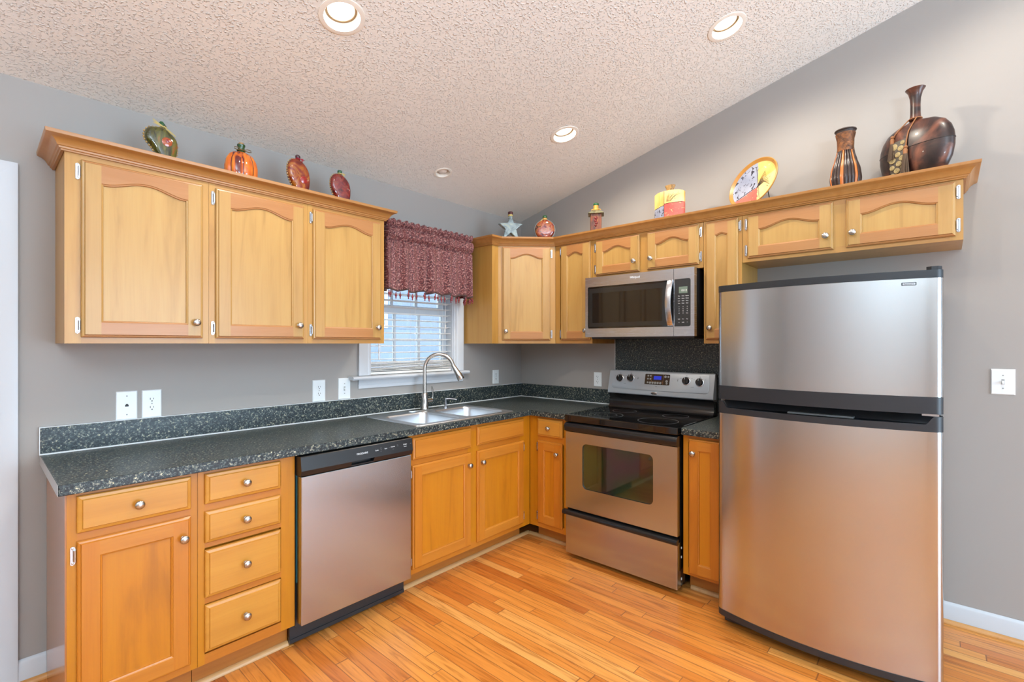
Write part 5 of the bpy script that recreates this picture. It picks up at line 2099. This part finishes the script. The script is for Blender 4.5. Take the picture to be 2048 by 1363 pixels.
for a, b in zip(secs, secs[1:]):
    (x0, k0), (x1, k1) = a, b
    left = x1 <= xm + 1e-6
    for sg in (-1, 1):
        y0, y1 = sg * T_ * k0, sg * T_ * k1
        e = 1e-5 if not left else -1e-5
        d0, d1 = zdiv(x0 + e), zdiv(x1 + e)
        mb.quad((x0, y0, 0), (x1, y1, 0), (x1, y1, d1), (x0, y0, d0), 1 if left else 2)
        mb.quad((x0, y0, d0), (x1, y1, d1), (x1, y1, ztop(x1)), (x0, y0, ztop(x0)), 0 if left else 3)
    mb.quad((x0, -T_ * k0, ztop(x0)), (x1, -T_ * k1, ztop(x1)), (x1, T_ * k1, ztop(x1)), (x0, T_ * k0, ztop(x0)), 0)
    mb.quad((x0, -T_ * k0, 0), (x1, -T_ * k1, 0), (x1, T_ * k1, 0), (x0, T_ * k0, 0), 1)
for x, k, sg in ((-0.098, 0.20, -1), (0.098, 0.20, 1)):
    d = zdiv(x)
    mb.quad((x, -T_ * k, 0), (x, T_ * k, 0), (x, T_ * k, d), (x, -T_ * k, d), 1 if sg < 0 else 2)
    mb.quad((x, -T_ * k, d), (x, T_ * k, d), (x, T_ * k, ztop(x)), (x, -T_ * k, ztop(x)), 0)
mb.build('body', [M['p_yellow'], M['p_blue'], M['p_red'], M['p_cream']], rv)
mb = MB()
def vy(x):
    for (xa, ka), (xb, kb) in zip(secs, secs[1:]):
        if xa <= x <= xb:
            return -T_ * (ka + (kb - ka) * (x - xa) / (xb - xa)) - 0.0006
    return 0


mb.tube([(xm, vy(xm), 0.001), (xm, vy(xm), 0.205)], 0.0011, 6)
mb.tube([(x, vy(x), zdiv(min(x, xm - 0.001))) for x in (-0.092, -0.07, -0.045, xm)], 0.0011, 6)
mb.tube([(x, vy(x), zdiv(max(x, xm + 0.001))) for x in (xm, 0.02, 0.045, 0.07, 0.092)], 0.0011, 6)
for i in range(9):
    xa, xb, xc = 0.000 + 0.003 * i, 0.004 + 0.006 * i, 0.008 + 0.009 * i
    mb.tube([(xa, vy(xa), 0.136), (xb, vy(xb), 0.160 + 0.004 * (i % 3)), (xc, vy(xc), 0.172 + 0.008 * ((i * 2) % 3))], 0.0006, 5)
mb.build('painted_lines', M['line'], rv)
mb = MB()
mb.lathe([(0.024, 0.203), (0.020, 0.212), (0.022, 0.222), (0.030, 0.238), (0.034, 0.248), (0.031, 0.249), (0.020, 0.232)], 28, (0.004, 0, 0), sy=0.7)
mb.build('neck', swirl('bronze_neck', [(0.35, lin(112, 84, 44)), (0.6, lin(186, 150, 96))], 20, 3, 0.4, 0.1), rv, smooth=50)

# patchwork plate on a stand
pp_ = thing('decorative_plate', 'round patchwork floral plate leaning on a stand above refrigerator cabinet', 'plate', (-0.205, -1.960, TOP), RW - 0.42, OG)
RP = 0.131
PSC = (1.183, 1.183, 1.183)
mb = MB()


def plate_z(r):
    return 0.014 * max(0, (r - 0.105) / (RP - 0.105)) if r > 0.105 else 0.0


def region(a, r):
    x, z = r * math.cos(a), r * math.sin(a)
    if x < 0.018 * (1 - z / 0.13) - 0.012 * (z / 0.13):
        return 1 if z > -0.035 + 0.45 * (x - 0.0) else 2
    return 0 if z > 0.02 - 0.45 * (x - 0.05) * -1 else 3


NA = 96
radii = [0.004] + [0.0083 * i for i in range(1, 15)]
for i in range(NA):
    a0, a1 = 2 * PI * i / NA, 2 * PI * (i + 1) / NA
    for r0, r1 in zip(radii, radii[1:]):
        q = [(r * math.cos(a), -plate_z(r), r * math.sin(a)) for r, a in ((r0, a0), (r1, a0), (r1, a1), (r0, a1))]
        mb.quad(*q, region((a0 + a1) / 2, (r0 + r1) / 2))
PR = (math.radians(-20), 0, 0)
pc = (0, -0.010, 0.1525)
plo = mb.build('plate_face', [M['p_yellow'], M['p_blue'], M['p_red'], M['p_cream']], pp_, pc, PR)
plo.scale = PSC
mb = MB()
mb.lathe([(0.1155, 0.0060), (0.118, 0.008), (0.124, 0.014), (0.128, 0.017), (RP, 0.016), (0.1305, 0.011), (0.110, -0.004), (0.06, -0.010), (0.0005, -0.010)], 72, (0, 0, 0), '-y', cap=False)
mb.build('plate_rim', M['p_gold'], pp_, pc, PR, smooth=50).scale = PSC
mb = MB()
for j in range(9):
    t = j / 8
    mb.tube([(0.020, -0.001, -0.030), (0.030 + 0.025 * t, -0.0012, -0.005 + 0.02 * (1 - t)), (0.045 + 0.045 * t, -0.0012, 0.055 - 0.085 * t)], 0.0007, 5)
mb.tube([(0.020 - 0.35 * z_, -0.0010, z_) for z_ in (-0.10, -0.05, 0.0, 0.05, 0.092)], 0.0011, 6)
mb.tube([(-0.098, -0.001, -0.075), (0.012, -0.001, -0.026)], 0.0011, 6)
mb.build('painted_lines', M['line'], pp_, pc, PR).scale = PSC
mb = MB()
for sg in (-1, 1):
    x = sg * 0.045
    mb.tube([(x, 0.075, 0.003), (x, 0.02, 0.003), (x, -0.060, 0.003), (x, -0.086, 0.006), (x, -0.092, 0.020), (x, -0.088, 0.034)], 0.0028, 8)
    mb.tube([(x, 0.075, 0.003), (x * 0.7, 0.062, 0.11), (x * 0.4, 0.056, 0.17)], 0.0028, 8)
mb.tube([(-0.045, 0.02, 0.003), (0.045, 0.02, 0.003)], 0.0025, 8)
mb.tube([(-0.018, 0.056, 0.17), (0.018, 0.056, 0.17)], 0.0025, 8)
mb.build('plate_stand', M['blackm'], pp_, smooth=60)

# bamboo vase
bv = thing('bamboo_vase', 'pear-shaped vase of dark and orange bamboo strips with wrapped neck', 'vase', (-0.240, -2.393, TOP), RW, OG)


def bprof(z):
    P_ = [(0.0, 0.050), (0.03, 0.060), (0.075, 0.0655), (0.12, 0.060), (0.17, 0.045), (0.205, 0.036), (0.23, 0.033), (0.27, 0.034), (0.30, 0.040), (0.318, 0.044)]
    for (z0, r0), (z1, r1) in zip(P_, P_[1:]):
        if z <= z1:
            t = (z - z0) / (z1 - z0)
            t = t * t * (3 - 2 * t) * 0.4 + t * 0.6
            return r0 + (r1 - r0) * t
    return 0.044


mb = MB()
zz = [0.212 * i / 18 for i in range(19)]
NST = 24
for k in range(NST):
    a0, a1 = 2 * PI * (k + 0.06) / NST, 2 * PI * (k + 0.94) / NST
    mt_ = 1 if k % 4 == 1 else 0
    rings = []
    for z in zz:
        r_ = bprof(z)
        rings.append([((r_ + d) * math.cos(a), (r_ + d) * math.sin(a), z) for a, d in ((a0, -0.004), (a0, 0.0), ((a0 * 3 + a1) / 4, 0.0026), ((a0 + a1) / 2, 0.0034), ((a0 + 3 * a1) / 4, 0.0026), (a1, 0.0), (a1, -0.004))])
    mb.rings(rings, mat=mt_)
mb.build('bamboo_strips', [plain('dark_bamboo', lin(52, 34, 30), 0.3, coat=0.3), plain('orange_bamboo', lin(196, 112, 48), 0.3, coat=0.3)], bv, smooth=50)
mb = MB()
mb.lathe([(bprof(z) - 0.002, z) for z in zz] + [(bprof(z), z) for z in (0.22, 0.25, 0.28, 0.30, 0.318)] + [(0.038, 0.316), (0.030, 0.27)], 30, (0, 0, 0))
mb.build('core', plain('dark_brown_core', lin(44, 28, 22), 0.5), bv, smooth=60)
mb = MB()
for i in range(22):
    z = 0.214 + i * 0.0042
    mb.torus((0, 0, z), bprof(z) + 0.0014, 0.0020, 'z', 30, 6)
mb.build('neck_wrap', swirl('cane_wrap', [(0.35, lin(66, 36, 20)), (0.65, lin(150, 94, 50))], 30, 2, 0.5, 0.1), bv, smooth=60)
mb = MB()
mb.torus((0, 0, 0.319), 0.0435, 0.0042, 'z', 36, 8)
mb.build('rim', plain('dark_cane_rim', lin(56, 42, 36), 0.5), bv, smooth=60)

# large dark wooden bottle vase
bb = thing('wooden_bottle_vase', 'large dark brown wooden bottle vase with long neck and tassels', 'vase', (-0.172, -2.664, TOP), RW - 0.55, OG)
bb.scale = (1.12, 1.12, 1.045)
M['darkwood'] = swirl('dark_burnished_wood', [(0.34, lin(24, 15, 15)), (0.46, lin(50, 29, 25)), (0.56, lin(98, 58, 44)), (0.68, lin(136, 84, 62))], 7, 4, 0.34, 0.15, 1.6, (1, 1, 1.0))
prof = [(0.060, 0.0), (0.086, 0.010), (0.116, 0.045), (0.136, 0.090), (0.1445, 0.135), (0.145, 0.1645), (0.1452, 0.166), (0.145, 0.1675), (0.142, 0.195), (0.132, 0.228), (0.112, 0.258), (0.080, 0.279), (0.045, 0.289), (0.026, 0.296), (0.0205, 0.308)]
mb = MB()
mb.lathe([(r_, z) for r_, z in prof], 64, (0, 0, 0), sy=0.40)
mb.build('body', M['darkwood'], bb, smooth=60)
mb = MB()
mb.lathe([(0.0205, 0.300), (0.0185, 0.330), (0.0180, 0.370), (0.0195, 0.400), (0.026, 0.428), (0.036, 0.444), (0.033, 0.4455), (0.020, 0.425), (0.014, 0.38)], 36, (0, 0, 0), sy=0.9)
mb.build('neck', M['darkwood'], bb, smooth=60)
mb = MB()
n = 14


def surf(x, z, o=0.0):
    """front of the flattened body at x, z"""
    r_ = 0.145
    for (r0, z0), (r1, z1) in zip(prof, prof[1:]):
        if z0 <= z <= z1:
            r_ = r0 + (r1 - r0) * (z - z0) / (z1 - z0)
            break
    return -0.40 * math.sqrt(max(1e-6, r_ * r_ - x * x)) - o


X_0, X_1 = -0.072, 0.004
rings = []
for i in range(n + 1):
    z = 0.02 + 0.190 * i / n
    rings.append([(X_0, surf(X_0, z, -0.002), z), (X_0, surf(X_0, z, 0.002), z), ((X_0 + X_1) / 2, surf((X_0 + X_1) / 2, z, 0.002), z), (X_1, surf(X_1, z, 0.002), z), (X_1, surf(X_1, z, -0.002), z)])
mb.rings(rings)
pq = mb.build('plaque', plain('grey_stone_plaque', lin(96, 90, 82), 0.6, bump=0.4), bb, smooth=50)
mb = MB()
random.seed(3)
for cx, cz, r_ in ((-0.034, 0.186, 0.0125), (-0.008, 0.196, 0.0075), (-0.013, 0.172, 0.010), (-0.040, 0.158, 0.008), (-0.022, 0.146, 0.0095), (-0.040, 0.128, 0.0125), (-0.010, 0.126, 0.010), (-0.020, 0.104, 0.010), (-0.042, 0.094, 0.009), (-0.008, 0.086, 0.008), (-0.028, 0.076, 0.0105), (-0.044, 0.060, 0.008), (-0.012, 0.056, 0.010), (-0.034, 0.040, 0.010)):
    cx, r_ = -0.034 + (cx + 0.024) * 1.40, r_ * 1.18
    y = surf(cx, cz, 0.0022)
    mb.lathe([(r_, 0.0), (r_, 0.002), (r_ * 0.78, 0.0028), (r_ * 0.70, 0.0015), (r_ * 0.62, 0.0028), (r_ * 0.40, 0.0030), (r_ * 0.34, 0.0014), (r_ * 0.22, 0.0014), (r_ * 0.18, 0.0026), (r_ * 0.02, 0.0028)], 18, (cx, y, cz), '-y')
mb.build('ring_ornament', plain('tan_stone_rings', lin(186, 168, 122), 0.6), pq, smooth=40)
mb = MB()
mb.tube([(0.1456 * math.cos(2 * PI * i / 64), 0.40 * 0.1456 * math.sin(2 * PI * i / 64), 0.166) for i in range(65)], 0.0011, 6, cap=False)
mb.build('seam', M['slot'], bb)
M['cord'] = plain('tan_leather_cord', lin(150, 98, 58), 0.6)
M['tasselb'] = plain('brown_tassel_thread', lin(92, 74, 58), 0.8)
mb = MB()
mb.torus((0, 0, 0.305), 0.0225, 0.0024, 'z', 28, 7, sy=0.95)
mb.tube([(0.016, -0.017, 0.305), (0.015, surf(0.012, 0.28, 0.004) - 0.004, 0.275), (0.008, surf(0.008, 0.24, 0.004), 0.24), (0.005, surf(0.005, 0.20, 0.005), 0.20), (0.004, surf(0.004, 0.165, 0.005), 0.165)], 0.0026, 7)
mb.tube([(-0.016, -0.017, 0.304), (-0.030, surf(-0.03, 0.277, 0.004), 0.277), (-0.050, surf(-0.05, 0.252, 0.004), 0.250), (-0.058, surf(-0.058, 0.235, 0.005), 0.235)], 0.0026, 7)
co = mb.build('neck_cord', M['cord'], bb, smooth=60)
for x, z0, z1 in ((0.004, 0.165, 0.042), (-0.059, 0.236, 0.128)):
    y0 = surf(x, z0, 0.006)
    mb = MB()
    mb.ball((x, y0, z0 + 0.002), 0.0078, 12)
    mb.lathe([(0.0060, z0 - 0.005), (0.0085, z0 - 0.012), (0.0075, z0 - 0.026), (0.0085, z0 - 0.030)], 14, (x, y0 - 0.002, 0))
    mb.build('tassel_knot', M['cord'], bb, smooth=60)
    mb = MB()
    for k in range(26):
        a = 2 * PI * k / 26
        sp_ = 0.0165 if k % 2 else 0.010
        zt0 = z0 - 0.028
        zb = z1 + random.uniform(-0.004, 0.006)
        mb.tube([(x + 0.0065 * math.cos(a), y0 - 0.002 + 0.0065 * math.sin(a), zt0), (x + (0.0065 + sp_) / 2 * 1.05 * math.cos(a), min(surf(x, (zt0 + zb) / 2, 0.001), y0 - 0.004 + 0.007 * math.sin(a)), (zt0 + zb) / 2), (x + sp_ * math.cos(a), min(surf(x, max(zb, 0.01), 0.001), y0 - 0.006 + 0.008 * math.sin(a)), zb)], 0.0017, 5)
    mb.build('tassel', M['tasselb'], bb)
